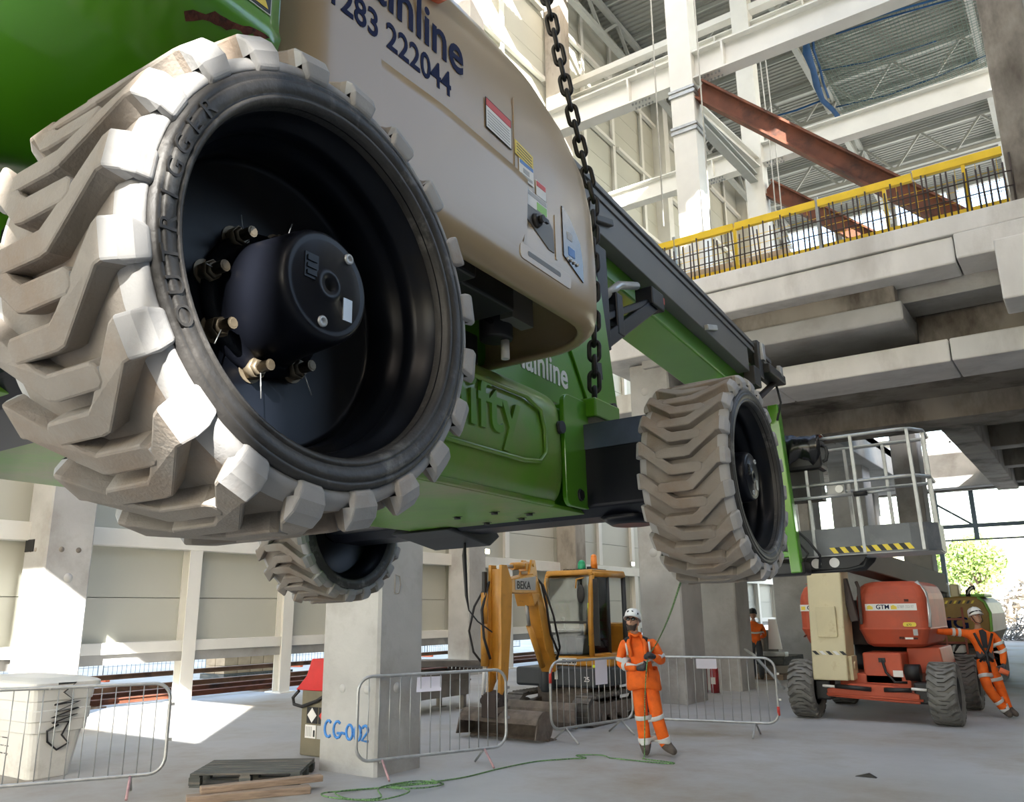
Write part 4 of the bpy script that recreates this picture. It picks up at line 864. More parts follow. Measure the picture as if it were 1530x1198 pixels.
mb = MB(); mb.cyl((-3.85,14.68,.53), (-3.3,14.68,.50), .035, n=12); mb.cyl((-3.1,14.68,.50), (-2.7,14.68,.51), .035, n=12); mb.build('steer_cylinder', 'black', rl)
for a, b in ((-4.05,-3.85), (-2.7,-2.48)): MB().cyl((a,14.68,.53), (b,14.68,.52), .022, n=12).build('cylinder_rod', 'print_white', rl)
MB().cyl((-4.0,14.70,.40), (-2.55,14.70,.36), .02, n=10).build('track_rod', 'red', rl)
mb = MB(); mb.box(-3.45,-2.85,15.0,15.7,.55,1.05); mb.build('drive_box', 'red', rl, .03)
mb = MB(); mb.cyl((-2.82,15.05,.75), (-2.6,15.05,.75), .13, n=20); mb.tube([(-3.15,14.99,.95),(-3.1,14.95,.75),(-2.98,14.95,.6),(-2.8,14.97,.6)], .02, 8); mb.box(-3.2,-3.1,14.97,15.0,.9,.97); mb.build('hose_motor', 'black', rl)
MB().box(-3.0,-2.85,14.985,14.992,.68,.78).build('data_plate', 'print_white', rl)
mb = MB(); mb.prism([(-2.85,.72),(-2.3,.70),(-2.35,1.12),(-2.85,1.12)], 15.5, 16.8, 'xz'); mb.build('turntable_plate', 'red', rl, .02)
MB().cyl((-3.3,16.3,.72), (-3.3,16.3,1.14), .55, n=32).build('slew_ring', 'black', rl)
def body(x0, x1, y0, y1, name):
    lv = [(1.13,.16),(1.18,.08),(1.35,.02),(1.40,.0),(1.42,-.008),(1.44,.0),(1.9,.0),(1.93,.004),(2.0,.02),(2.12,.07),(2.17,.13),(2.20,.22)]
    vs = []; fs = []; n = None
    for z, d in lv:
        row = [(p[0], p[1], z) for p in round_rect(x0+d, x1-d, y0+d, y1, .16, 6)]; n = len(row); vs += row
    for i in range(len(lv)-1):
        for j in range(n): fs.append((i*n+j, i*n+(j+1) % n, (i+1)*n+(j+1) % n, (i+1)*n+j))
    fs += [tuple(reversed(range(n))), tuple(range((len(lv)-1)*n, len(lv)*n))]
    mb = MB(); mb.add(vs, fs); o = mb.build(name, 'red', rl, .012); return o
hb = body(-3.52, -2.42, 15.2, 17.3, 'engine_hood'); hc = body(-4.48, -4.02, 15.2, 17.3, 'tank_hood')
MB().box(-4.1,-3.45,15.6,17.3,1.15,1.9).build('turret_core', 'rebar', rl)
M['silver_strip'] = mat('reflective edge strip', (.6,.62,.62), .3, .3, var=.1)
MB().tube([(-2.425,15.32,1.45),(-2.415,15.36,1.7),(-2.44,15.4,2.0),(-2.56,15.42,2.18)], .035, 8).build('edge_strip', 'silver_strip', hb)
def fplate(name, m, parent, x0, x1, z0, z1, y=15.198, t=.004): return MB().box(x0, x1, y-t, y, z0, z1).build(name, m, parent)
lab = fplate('hire_sticker', 'print_white', hb, -3.36, -2.56, 1.72, 1.83); text('GTM', .10, 'print_navy', lab, (-3.19,15.193,1.745), RF, 'lettering', .001, .002); text('07889 350197', .07, 'print_grey', lab, (-2.855,15.193,1.755), RF, 'lettering', .001, xs=.62)
for x in (-3.33,-2.955): MB().prism([(x,1.74),(x+.09,1.74),(x+.09,1.78),(x+.04,1.81),(x,1.79)], 15.190, 15.194, 'xz').build('sticker_leaf', 'print_yellow', lab)
lab = fplate('hire_sticker', 'print_white', hc, -4.45, -4.10, 1.72, 1.83); text('GTM', .10, 'print_navy', lab, (-4.33,15.193,1.745), RF, 'lettering', .001, .002); MB().box(-4.43,-4.36,15.190,15.194,1.74,1.80).build('sticker_leaf', 'print_yellow', lab)
lab = MB().prism(round_rect(-2.80,-2.60,1.46,1.53,.03), 15.190, 15.196, 'xz').build('yellow_sticker', 'print_yellow', hb); text('670', .05, 'print_black', lab, (-2.745,15.188,1.475), RF, 'lettering', .001)
fplate('data_plate', 'print_grey', hb, -2.66, -2.59, 1.32, 1.42); fplate('paint_chip', 'rust', hb, -2.74, -2.67, 1.86, 1.90, 15.197); fplate('paint_chip', 'rust', hb, -2.88, -2.80, 1.26, 1.30, 15.19); fplate('paint_chip', 'rust', hb, -2.66, -2.60, 1.26, 1.29, 15.19)
fplate('hazard_stripe', 'print_white', hb, -2.79, -2.67, 1.26, 1.29, 15.19)
for k in range(3): MB().prism([(-4.44+.11*k,1.28),(-4.40+.11*k,1.28),(-4.37+.11*k,1.32),(-4.41+.11*k,1.32)], 15.188, 15.192, 'xz').build('paint_chip', 'rust', hc)
# cream tower boom in front of the hoods
def skew_box(a, b, w0, d): 
    (x0,y0,z0), (x1,y1,z1) = a, b
    return MB().add([(x0-w0/2,y0,z0),(x0+w0/2,y0,z0),(x0+w0/2,y0+d,z0),(x0-w0/2,y0+d,z0),(x1-w0/2,y1,z1),(x1+w0/2,y1,z1),(x1+w0/2,y1+d,z1),(x1-w0/2,y1+d,z1)], [(0,3,2,1),(4,5,6,7),(0,1,5,4),(1,2,6,5),(2,3,7,6),(3,0,4,7)])
tb_ = skew_box((-3.90,14.62,.62), (-3.88,14.78,2.62), .56, .55).build('tower_boom', 'jcream', rl, .02)
MB().prism(round_rect(-4.04,-3.72,1.30,1.80,.03), 14.64, 14.70, 'xz').build('boom_hatch', 'jcream', tb_, .006)
hzs = MB(); 
for k in range(5): MB().prism([(-4.10+.11*k,1.02),(-4.04+.11*k,1.02),(-4.10+.11*k,1.08),(-4.16+.11*k,1.08)], 14.640, 14.648, 'xz').build('hazard_stripe', 'print_black' if k % 2 == 0 else 'print_white', tb_)
mb = MB(); mb.cyl((-3.62,14.9,.85), (-3.54,14.9,.85), .07, n=16); mb.box(-3.62,-3.56,14.75,15.1,.62,1.0); mb.build('boom_pivot', 'jcream', rl, .01)
mb = MB(); mb.beam((-3.50,15.0,1.55), (-3.62,15.0,2.25), .12, .12); mb.tube([(-3.42,15.05,1.5),(-3.40,15.05,2.1),(-3.44,15.1,2.2)], .03, 8); mb.build('lift_cylinder', 'rebar', rl, .01)
MB().add([(x, y, z) for y, zz, dx in ((14.75,2.42,-.15),(18.6,2.02,.62)) for x, z in ((-3.55+dx,zz),(-3.15+dx,zz),(-3.15+dx,zz+.38),(-3.55+dx,zz+.38))], [(0,1,2,3),(7,6,5,4),(0,4,5,1),(1,5,6,2),(2,6,7,3),(3,7,4,0)]).build('main_boom', 'grey_alu', rl, .02)
# ================================================================== OCHRE MACHINE BEHIND
M['ochre'] = mat('ochre machine paint', (.30, .17, .03), .45, var=.15, vscale=3, col2=(.2,.12,.04), s2=3)
M['red_rail'] = mat('faded red rail paint', (.42, .13, .09), .5, var=.15)
om = tag(empty('plant_machine', (0,0,0)), 'ochre crawler machine with hazard-striped top edge behind the leaning man', 'machine')
prof = [(-3.75,.95),(-2.35,.95),(-2.22,1.2),(-2.2,1.6),(-2.28,1.85),(-2.42,1.98),(-2.75,2.0),(-3.75,1.92)]
MB().prism(prof, 22, 25.5, 'xz').build('body', 'ochre', om, .04)
MB().tube([(-2.33,21.98,.98),(-2.21,21.98,1.25),(-2.19,21.98,1.62),(-2.27,21.98,1.86),(-2.40,21.98,1.97)], .03, 8).build('body_trim', 'print_green', om)
text('MG', .36, 'print_navy', om, (-3.35, 21.992, 1.28), RF, 'lettering', .002, .006, xs=1.3)
for k in range(12):
    x = -3.55 + .09*k; MB().prism([(x,1.83),(x+.05,1.835),(x+.09,1.905),(x+.04,1.90)], 21.985, 21.992, 'xz').build('hazard_stripe', 'print_yellow' if k % 2 else 'print_black', om)
MB().box(-3.45,-3.05,22.1,22.6,1.96,2.32).build('air_box', 'exc_dark', om, .03); MB().box(-3.38,-3.22,22.092,22.1,2.12,2.22).build('box_label', 'print_yellow', om)
MB().tube([(-2.62,22.3,1.98),(-2.62,22.3,2.10),(-2.55,22.3,2.18),(-2.46,22.3,2.2)], .05, 10).build('exhaust', 'black', om); MB().tube([(-2.63,22.27,2.04),(-2.57,22.26,2.14),(-2.50,22.26,2.2)], .02, 8).build('exhaust_band', 'print_white', om)
MB().box(-2.95,-2.3,22.4,24,1.98,2.05).build('top_cover', 'print_green', om, .02); MB().box(-3.0,-2.8,22.3,22.7,1.98,2.28).build('tank_cap', 'jcream', om, .03)
mb = MB(); mb.box(-3.7,-2.3,22.2,25.3,.35,.95); mb.build('undercarriage', 'black', om, .05)
for x0 in (-3.75,-2.75): MB().prism(round_rect(21.9,25.6,0,.85,.4), x0, x0+.45, 'yz').build('crawler_track', 'rubber', om, .02)
mb = MB()
for z in (1.0,1.25,1.5): mb.tube([(-3.5,20.9,z),(-2.6,20.9,z)], .025, 6)
for x in (-3.45,-3.0,-2.62): mb.tube([(x,20.9,.35),(x,20.9,1.75)], .025, 6)
mb.tube([(-3.45,20.9,.45),(-3.45,21.8,.45)], .04, 6); mb.tube([(-2.62,20.9,.45),(-2.62,21.8,.45)], .04, 6); mb.build('access_rail', 'red_rail', om)
MB().box(-2.75,-2.3,20.9,21.4,.40,.75).build('step_box', 'red_rail', om, .02)
MB().tube([(-2.95,21.0,.7),(-2.8,20.95,.95),(-2.72,20.95,1.0)], .03, 8).build('grab_rail', 'black', om); MB().box(-2.92,-2.68,20.95,21.2,.78,.95).build('lamp_box', 'print_white', om, .03)
# ================================================================== PEOPLE
M['hivis'] = mat('orange high visibility cloth', (.90, .15, .008), .75, var=.10, vscale=9, col2=(.72,.11,.01), mix2=(.5,.75), s2=7, bump=.5, bscale=14)
M['reflect'] = mat('silver reflective tape', (.62,.62,.60), .4, var=.05, vscale=20)
M['skin'] = mat('skin', (.52,.29,.20), .55, var=.06); M['beard'] = mat('dark hair', (.055,.036,.026), .8)
M['glove'] = mat('grey work glove', (.05,.05,.055), .8, var=.2, vscale=20); M['boot'] = mat('dusty work boot', (.10,.08,.065), .8, var=.25, vscale=12)
M['helmet_white'] = mat('white helmet shell', (.78,.78,.76), .3, var=.02); M['trouser_grey'] = mat('dark grey trouser cloth', (.07,.075,.085), .85, var=.15); M['shirt_dark'] = mat('dark shirt cloth', (.02,.02,.025), .8)
PART = {'neck': 'skin', 'head': 'skin', 'hand': 'skin', 'foot': 'boot'}
def skin_body(J, bones, root, mats, parent, name='body'):
    # J: joint -> (x, y, z, r); bones: (a, b, material)
    names = list(J); idx = {k: i for i, k in enumerate(names)}
    me = bpy.data.meshes.new(name); me.from_pydata([J[k][:3] for k in names], [(idx[a], idx[b]) for a, b, _ in bones], [])
    o = bpy.data.objects.new(name, me); COL.objects.link(o)
    sk_ = o.modifiers.new('skin', 'SKIN'); sk_.branch_smoothing = .6
    for i, k in enumerate(names):
        r = J[k][3]; v = me.skin_vertices[0].data[i]; v.radius = (r, r) if not isinstance(r, tuple) else r; v.use_root = (k == root)
    sb = o.modifiers.new('sub', 'SUBSURF'); sb.levels = 2; sb.render_levels = 2
    dg = bpy.context.evaluated_depsgraph_get(); m2 = bpy.data.meshes.new_from_object(o.evaluated_get(dg))
    bpy.data.objects.remove(o); bpy.data.meshes.remove(me)
    ml = sorted({b[2] for b in bones}); m2.materials.clear()
    for k in ml: m2.materials.append(M[k])
    segs = [(Vector(J[a][:3]), Vector(J[b][:3]), ml.index(mm)) for a, b, mm in bones]
    for p in m2.polygons:
        c = p.center; best = None
        for a, b, mi in segs:
            d = b-a; t = max(0, min(1, (c-a).dot(d)/max(d.length_squared, 1e-9))); dist = (a+d*t-c).length
            if best is None or dist < best[0]: best = (dist, mi)
        p.material_index = best[1]; p.use_smooth = True
    o = bpy.data.objects.new(name, m2); COL.objects.link(o); o.parent = parent
    return o
def band(body, a, b, t, wdt, r, m='reflect', name='reflective_band', sx=1., sy=1.):
    a = Vector(a[:3]); b = Vector(b[:3]); d = (b-a).normalized(); c = a.lerp(b, t)
    q = d.to_track_quat('Z', 'Y').to_matrix(); vs = []; fs = []; n = 20; rows = 3
    for i in range(rows+1):
        for k in range(n):
            an = 2*pi*k/n; vs.append(c + q @ Vector((r*sx*cos(an), r*sy*sin(an), (i/rows-.5)*wdt)))
    for i in range(rows):
        for k in range(n): fs.append((i*n+k, i*n+(k+1) % n, (i+1)*n+(k+1) % n, (i+1)*n+k))
    mb = MB(); mb.add(vs, fs, True); o = mb.build(name, m, body.parent)
    sw_ = o.modifiers.new('wrap', 'SHRINKWRAP'); sw_.target = body; sw_.offset = .006; sw_.wrap_method = 'NEAREST_SURFACEPOINT'; sw_.wrap_mode = 'OUTSIDE_SURFACE'
    so2 = o.modifiers.new('thick', 'SOLIDIFY'); so2.thickness = .004; so2.offset = 1
    return o
def hand(parent, wrist, direction, palm_n, m='glove', curl=.9, name='hand', s=1.0):
    # palm and five separate fingers, each a tapered bent tube; curled round what is held
    d = Vector(direction).normalized(); pn = Vector(palm_n); pn = (pn - d*pn.dot(d)).normalized(); sd_ = d.cross(pn)
    w0 = Vector(wrist); mb = MB()
    mb.tube([w0 - d*.02*s, w0 + d*.02*s, w0 + d*.06*s, w0 + d*.092*s], [.028*s,.036*s,.042*s,.036*s], 10)
    for k, (off, L) in enumerate(((-.031,.066), (-.010,.076), (.011,.072), (.030,.056))):
        p = w0 + d*.085*s + sd_*off*s; pts = [p - d*.02*s, p]; ang = 0
        for j in range(3):
            ang += curl*.75; p = p + (d*cos(ang) + pn*sin(ang))*L*s/3; pts.append(p)
        mb.tube(pts, [.011*s,.0115*s,.011*s,.010*s,.008*s], 8)
    p = w0 + d*.03*s - sd_*.03*s; t1 = (d*.7 - sd_*.5 + pn*.5).normalized()
    mb.tube([p, p + t1*.035*s, p + t1*.055*s + pn*.012*s, p + t1*.06*s + pn*.04*s], [.014*s,.013*s,.012*s,.009*s], 8)
    return mb.build(name, m, parent)
def face_head(parent, c, rz, tilt, glasses=False, beard=False, helmet='helmet_white', roll=0.):
    h = empty('head', c, 0, parent); h.rotation_euler = (tilt, roll, rz)
    mb = MB(); n, m_ = 20, 16; vs = []; fs = []
    for i in range(m_+1):
        t = pi*i/m_; z = cos(t)
        for k in range(n):
            a = 2*pi*k/n; x = sin(t)*cos(a)*.075; y = sin(t)*sin(a)*.095; zz = z*.118
            if z < 0: x *= 1 + .28*z; y = y*(1+.12*z) - (.018*(-z) if sin(a) < 0 else -.0)
            if sin(a) < -.3 and -.5 < z < .25: y -= .004
            vs.append((x, y, zz))
    for i in range(m_):
        for k in range(n): fs.append((i*n+k, i*n+(k+1) % n, (i+1)*n+(k+1) % n, (i+1)*n+k))
    mb.add(vs, fs, True); mb.build('face', 'skin', h)
    mb = MB(); mb.tube([(0,-.092,.012),(0,-.108,-.012),(0,-.118,-.03),(0,-.104,-.038)], [.008,.011,.014,.009], 8); mb.build('nose', 'skin', h)
    for s in (-1, 1):
        MB().ball((s*.076,.005,-.012), .03, .3, .65, 1.1).build('ear', 'skin', h)
        MB().ball((s*.032,-.088,.014), .011, 1.2, .5, .7).build('eye', 'print_white', h); MB().ball((s*.032,-.0935,.014), .006, 1, .4, 1).build('pupil', 'beard', h)
        MB().tube([(s*.018,-.095,.032),(s*.034,-.095,.037),(s*.05,-.086,.032)], .004, 6).build('eyebrow', 'beard', h)
    MB().tube([(-.024,-.097,-.062),(0,-.104,-.060),(.024,-.097,-.062)], .005, 6).build('mouth', 'print_red' if 0 else 'skin', h)
    if glasses:
        mb = MB()
        for s in (-1, 1): mb.ball((s*.034,-.094,.012), .03, 1.0, .35, .68)
        mb.tube([(-.07,-.04,.018),(-.066,-.085,.018),(0,-.104,.020),(.066,-.085,.018),(.07,-.04,.018)], .004, 6); mb.build('sunglasses', 'black_gloss', h)
    if beard:
        vs = []; fs = []
        for i in range(6):
            z = -.076 - .056*i/5
            for k in range(11):
                a = radians(200 + 140*k/10); f = 1 - .35*(i/5)
                vs.append((.080*cos(a)*f, .100*sin(a)*f*1.04 - .016*(i/5) - .004, z + (.045 if k in (0,10) else .03 if k in (1,9) else .012 if k in (2,8) else 0)*(1-i/5)))
        for i in range(5):
            for k in range(10): fs.append((i*11+k, i*11+k+1, (i+1)*11+k+1, (i+1)*11+k))
        mb = MB(); mb.add(vs, fs, True); o = mb.build('beard', 'beard', h); o.modifiers.new('thick', 'SOLIDIFY').thickness = .012
    if helmet:
        hm = empty('helmet', (0,.004,.035), 0, h) if 0 else None
        mb = MB(); vs = []; fs = []; n = 24; prof = [(1.10,.0),(1.09,.03),(1.04,.07),(.90,.105),(.62,.128),(.3,.138),(.02,.14)]
        for r, z in prof:
            for k in range(n): a = 2*pi*k/n; vs.append((r*.098*cos(a), r*.118*sin(a), .038+z))
        for i in range(len(prof)-1):
            for k in range(n): fs.append((i*n+k, i*n+(k+1) % n, (i+1)*n+(k+1) % n, (i+1)*n+k))
        mb.add(vs, fs, True); hel = mb.build('helmet', helmet, h); hel.modifiers.new('thick', 'SOLIDIFY').thickness = .004
        vs = []; fs = []
        for k in range(25):
            a = 2*pi*k/24; pk = .055*max(0, -sin(a))**1.5 + .008
            vs += [(.106*cos(a), .128*sin(a), .040), ((.106+pk*.6)*cos(a), (.128+pk)*sin(a), .030)]
        for k in range(24): fs.append((2*k, 2*k+2, 2*k+3, 2*k+1))
        mb = MB(); mb.add(vs, fs, True); o = mb.build('helmet_brim', helmet, hel); o.modifiers.new('thick', 'SOLIDIFY').thickness = .004
        MB().tube([(.0,-.112,.09),(.0,-.06,.165),(.0,.0,.182),(.0,.06,.168),(.0,.11,.09)], .008, 6).build('helmet_ridge', helmet, hel)
    return h
ARM = lambda m1, m2: [('chest','shoulder_r',m1),('shoulder_r','elbow_r',m1),('elbow_r','wrist_r',m1),('chest','shoulder_l',m1),('shoulder_l','elbow_l',m1),('elbow_l','wrist_l',m1)]
def bones(jacket, trouser_top, trouser, neck='skin'):
    return [('pelvis','waist',jacket),('waist','chest',jacket),('chest','neck',jacket),('neck','skull',neck)] + ARM(jacket, jacket) + [('pelvis','hip_r',trouser_top),('hip_r','knee_r',trouser_top),('knee_r','ankle_r',trouser),('ankle_r','toe_r','boot'),('pelvis','hip_l',trouser_top),('hip_l','knee_l',trouser_top),('knee_l','ankle_l',trouser),('ankle_l','toe_l','boot')]
# ---- man holding the tag line
rz1 = atan2(.43, .90)
p1 = tag(empty('person', (-4.87, 10.12, 0), rz1), 'man in orange high-visibility suit, white helmet and sunglasses holding a green rope', 'person')
J1 = dict(pelvis=(-.15,0,.93,(.15,.125)), waist=(-.18,.0,1.08,(.16,.125)), chest=(-.21,.01,1.30,(.17,.125)), neck=(-.24,.0,1.45,(.062,.062)), skull=(-.255,-.01,1.54,(.06,.06)),
  shoulder_r=(-.40,.02,1.37,(.085,.08)), elbow_r=(-.45,-.03,1.09,(.068,.066)), wrist_r=(-.23,-.21,1.06,(.046,.045)), shoulder_l=(-.03,.02,1.37,(.085,.08)), elbow_l=(.09,-.03,1.13,(.068,.066)), wrist_l=(-.01,-.22,1.20,(.046,.045)),
  hip_r=(-.235,.0,.86,(.108,.108)), knee_r=(-.205,-.03,.48,(.088,.088)), ankle_r=(-.175,.02,.12,(.078,.082)), toe_r=(-.17,-.15,.045,(.048,.042)), hip_l=(-.065,.0,.86,(.108,.108)), knee_l=(-.02,-.02,.48,(.088,.088)), ankle_l=(.075,.03,.12,(.078,.082)), toe_l=(.20,-.08,.045,(.048,.042)))
b1 = skin_body(J1, bones('hivis','hivis','hivis'), 'pelvis', None, p1)
h1 = face_head(p1, (-.265,-.045,1.62), -.25, -.35, True, True)
MB().ball((-.03,-.114,.105), .02, 1, .3, .7).build('helmet_mark', 'print_black', h1); MB().ball((.02,-.116,.105), .018, 1, .3, .7).build('helmet_mark', 'print_black', h1); MB().ball((.085,-.07,.09), .02, .4, .8, .7).build('helmet_mark', 'print_black', h1)
for a, b in (('hip_r','ankle_r'), ('hip_l','ankle_l')): pass
band(b1, J1['knee_r'], J1['ankle_r'], .05, .055, .12); band(b1, J1['knee_r'], J1['ankle_r'], .80, .05, .12); band(b1, J1['knee_l'], J1['ankle_l'], .05, .055, .12); band(b1, J1['knee_l'], J1['ankle_l'], .80, .05, .12)
band(b1, J1['waist'], J1['chest'], .22, .055, .24, sy=.85)
band(b1, J1['shoulder_r'], J1['elbow_r'], .8, .05, .11); band(b1, J1['elbow_r'], J1['wrist_r'], .35, .05, .10); band(b1, J1['shoulder_l'], J1['elbow_l'], .8, .05, .11)
band(b1, (-.33,.03,1.47), (-.31,.03,1.18), .3, .06, .10) if 0 else None
def jacket_hem(J, parent, top=1.05, bot=.80, rx=.205, ry=.165, m='hivis', flare=.02):
    vs = []; fs = []; n = 24; rows = 5; cx = J['waist'][0]; px = J['pelvis'][0]
    for i in range(rows+1):
        t = i/rows; z = top + (bot-top)*t; f = 1 + flare*t*4
        for k in range(n):
            a = 2*pi*k/n; wv = 1 + .03*sin(5*a+i)
            vs.append((cx + (px-cx)*t + rx*f*wv*cos(a), .0 + ry*f*wv*sin(a), z + .02*sin(3*a)))
    for i in range(rows):
        for k in range(n): fs.append((i*n+k, i*n+(k+1) % n, (i+1)*n+(k+1) % n, (i+1)*n+k))
    mb = MB(); mb.add(vs, fs, True); o = mb.build('jacket_skirt', m, parent); o.modifiers.new('thick', 'SOLIDIFY').thickness = .008; return o
jacket_hem(J1, p1)
mb = MB(); mb.tube([(-.31,-.06,1.46),(-.33,-.12,1.36),(-.29,-.15,1.20)], [.02,.028,.02], 6); mb.tube([(-.17,-.06,1.46),(-.12,-.12,1.36),(-.12,-.15,1.2),(-.11,-.17,.95)], [.02,.03,.025,.02], 6); mb.build('jacket_lapel', 'hivis', p1)
mb = MB(); mb.tube([(-.17,-.02,1.475),(-.24,-.09,1.45),(-.31,-.02,1.475),(-.24,.07,1.49),(-.17,-.02,1.475)], .022, 8); mb.build('collar', 'hivis', p1)
mb = MB(); mb.tube([(-.31,-.085,1.425),(-.37,-.07,1.39)], .03, 6); mb.tube([(-.155,-.085,1.425),(-.09,-.07,1.40)], .03, 6); mb.build('dark_yoke', 'shirt_dark', p1)
MB().tube([(-.36,-.105,1.36),(-.345,-.135,1.22)], .018, 4).build('brace_strip', 'reflect', p1); MB().tube([(-.07,-.105,1.38),(-.055,-.125,1.22)], .018, 4).build('brace_strip', 'reflect', p1)
hand(p1, (-.21,-.225,1.062), (.9,-.35,.15), (.1,-.2,.9)); hand(p1, (-.02,-.235,1.205), (-.75,-.55,.25), (0,.3,-1))
# ---- man leaning on the orange lift
p2 = tag(empty('person', (-1.66, 16.35, 0), atan2(.30,.95)), 'man in orange jacket and harness leaning one arm on the orange lift with crossed legs', 'person')
J2 = dict(pelvis=(-0.140,.0,.87,(.14,.115)), waist=(-0.140,.0,1.02,(.145,.115)), chest=(-0.140,.01,1.25,(.16,.12)), neck=(-0.180,.0,1.41,(.058,.058)), skull=(-0.195,-.01,1.50,(.056,.056)),
  shoulder_r=(-0.320,.02,1.33,(.08,.075)), elbow_r=(-0.590,-.02,1.355,(.066,.064)), wrist_r=(-0.850,-.04,1.36,(.046,.046)), shoulder_l=(0.030,.02,1.32,(.08,.075)), elbow_l=(0.140,.0,1.04,(.066,.064)), wrist_l=(0.080,-.12,.83,(.046,.046)),
  hip_r=(-0.225,.0,.80,(.10,.10)), knee_r=(-0.190,-.10,.46,(.082,.082)), ankle_r=(0.020,-.08,.12,(.07,.074)), toe_r=(0.060,-.24,.045,(.046,.04)), hip_l=(-0.060,.0,.80,(.10,.10)), knee_l=(0.020,.03,.45,(.082,.082)), ankle_l=(0.100,.06,.12,(.07,.074)), toe_l=(0.200,-.08,.045,(.046,.04)))
bn = [('pelvis','waist','trouser_grey')] + [b for b in bones('hivis','hivis','hivis') if b[:2] != ('pelvis','waist')]
b2 = skin_body(J2, bn, 'pelvis', None, p2)
h2 = face_head(p2, (-.20,-.04,1.585), .15, -.22, helmet='helmet_white', roll=-.12)
MB().tube([(-.098,-.05,.07),(-.06,-.10,.085),(.0,-.118,.09),(.06,-.10,.085),(.098,-.05,.07)], .014, 6).build('helmet_band', 'print_black', h2)
MB().tube([(-.078,-.02,.03),(-.06,-.07,-.08),(0,-.085,-.115),(.06,-.07,-.08),(.078,-.02,.03)], .006, 6).build('chin_strap', 'black', h2)
band(b2, J2['hip_r'], J2['knee_r'], .45, .06, .125); band(b2, J2['hip_l'], J2['knee_l'], .55, .055, .12); band(b2, J2['knee_r'], J2['ankle_r'], .62, .05, .11); band(b2, J2['knee_r'], J2['ankle_r'], .92, .05, .11)
band(b2, J2['elbow_r'], J2['shoulder_r'], .35, .05, .11); band(b2, J2['elbow_r'], J2['shoulder_r'], .02, .05, .11); band(b2, J2['shoulder_l'], J2['elbow_l'], .55, .05, .11); band(b2, J2['shoulder_l'], J2['elbow_l'], .95, .05, .11)
mb = MB(); mb.tube([(-.28,-.11,1.34),(-.22,-.14,1.15),(-.15,-.15,1.0),(-.06,-.14,.88)], .02, 6); mb.tube([(-.01,-.11,1.33),(-.08,-.145,1.15),(-.15,-.15,1.0),(-.26,-.13,.88)], .02, 6); mb.tube([(-.30,-.02,.93),(-.14,-.135,.93),(.02,-.02,.93),(-.14,.13,.93),(-.30,-.02,.93)], .022, 6); mb.tube([(-.15,-.15,1.05),(-.14,-.17,.85),(-.13,-.16,.72)], .02, 6); mb.build('harness', 'black', p2)
mb = MB(); mb.prism([(-.21,1.38),(-.15,1.40),(-.10,1.35),(-.11,1.1),(-.18,1.1)], -.145, -.125, 'xz'); mb.build('shirt_front', 'shirt_dark', p2, .008)
hand(p2, (-.86,-.04,1.365), (-1,-.05,.05), (0,0,-1), curl=.5); hand(p2, (.08,-.13,.82), (-.3,-.5,-.6), (-.6,.6,0), curl=.6); MB().cyl((.0,-.2,.76), (.12,-.22,.70), .045, n=10).build('held_pouch', 'print_orange', p2)
# ---- distant person seen from behind
p3 = tag(empty('person', (-7.55, 21.6, 0), pi+.4), 'distant person in orange vest seen from behind beyond the concrete columns', 'person')
J3 = dict(pelvis=(0,0,.92,(.14,.12)), waist=(0,.0,1.08,(.15,.12)), chest=(0,-.02,1.30,(.17,.125)), neck=(0,-.03,1.45,(.06,.06)), skull=(0,-.05,1.54,(.058,.058)),
  shoulder_r=(-.19,0,1.36,(.08,.078)), elbow_r=(-.26,-.1,1.10,(.065,.062)), wrist_r=(-.18,-.3,1.05,(.045,.045)), shoulder_l=(.19,0,1.36,(.08,.078)), elbow_l=(.27,-.1,1.12,(.065,.062)), wrist_l=(.20,-.3,1.08,(.045,.045)),
  hip_r=(-.09,0,.86,(.1,.1)), knee_r=(-.10,-.02,.48,(.08,.08)), ankle_r=(-.10,.03,.11,(.07,.072)), toe_r=(-.11,-.13,.045,(.046,.04)), hip_l=(.09,0,.86,(.1,.1)), knee_l=(.10,-.02,.48,(.08,.08)), ankle_l=(.10,.03,.11,(.07,.072)), toe_l=(.12,-.13,.045,(.046,.04)))
b3 = skin_body(J3, bones('hivis','trouser_grey','trouser_grey'), 'pelvis', None, p3)
band(b3, J3['waist'], J3['chest'], .35, .05, .24); h3 = face_head(p3, (0,-.06,1.61), 0, .1, helmet='black')
hand(p3, (-.18,-.31,1.05), (.3,-.9,.1), (0,0,-1)); hand(p3, (.20,-.31,1.08), (-.3,-.9,.1), (0,0,-1))
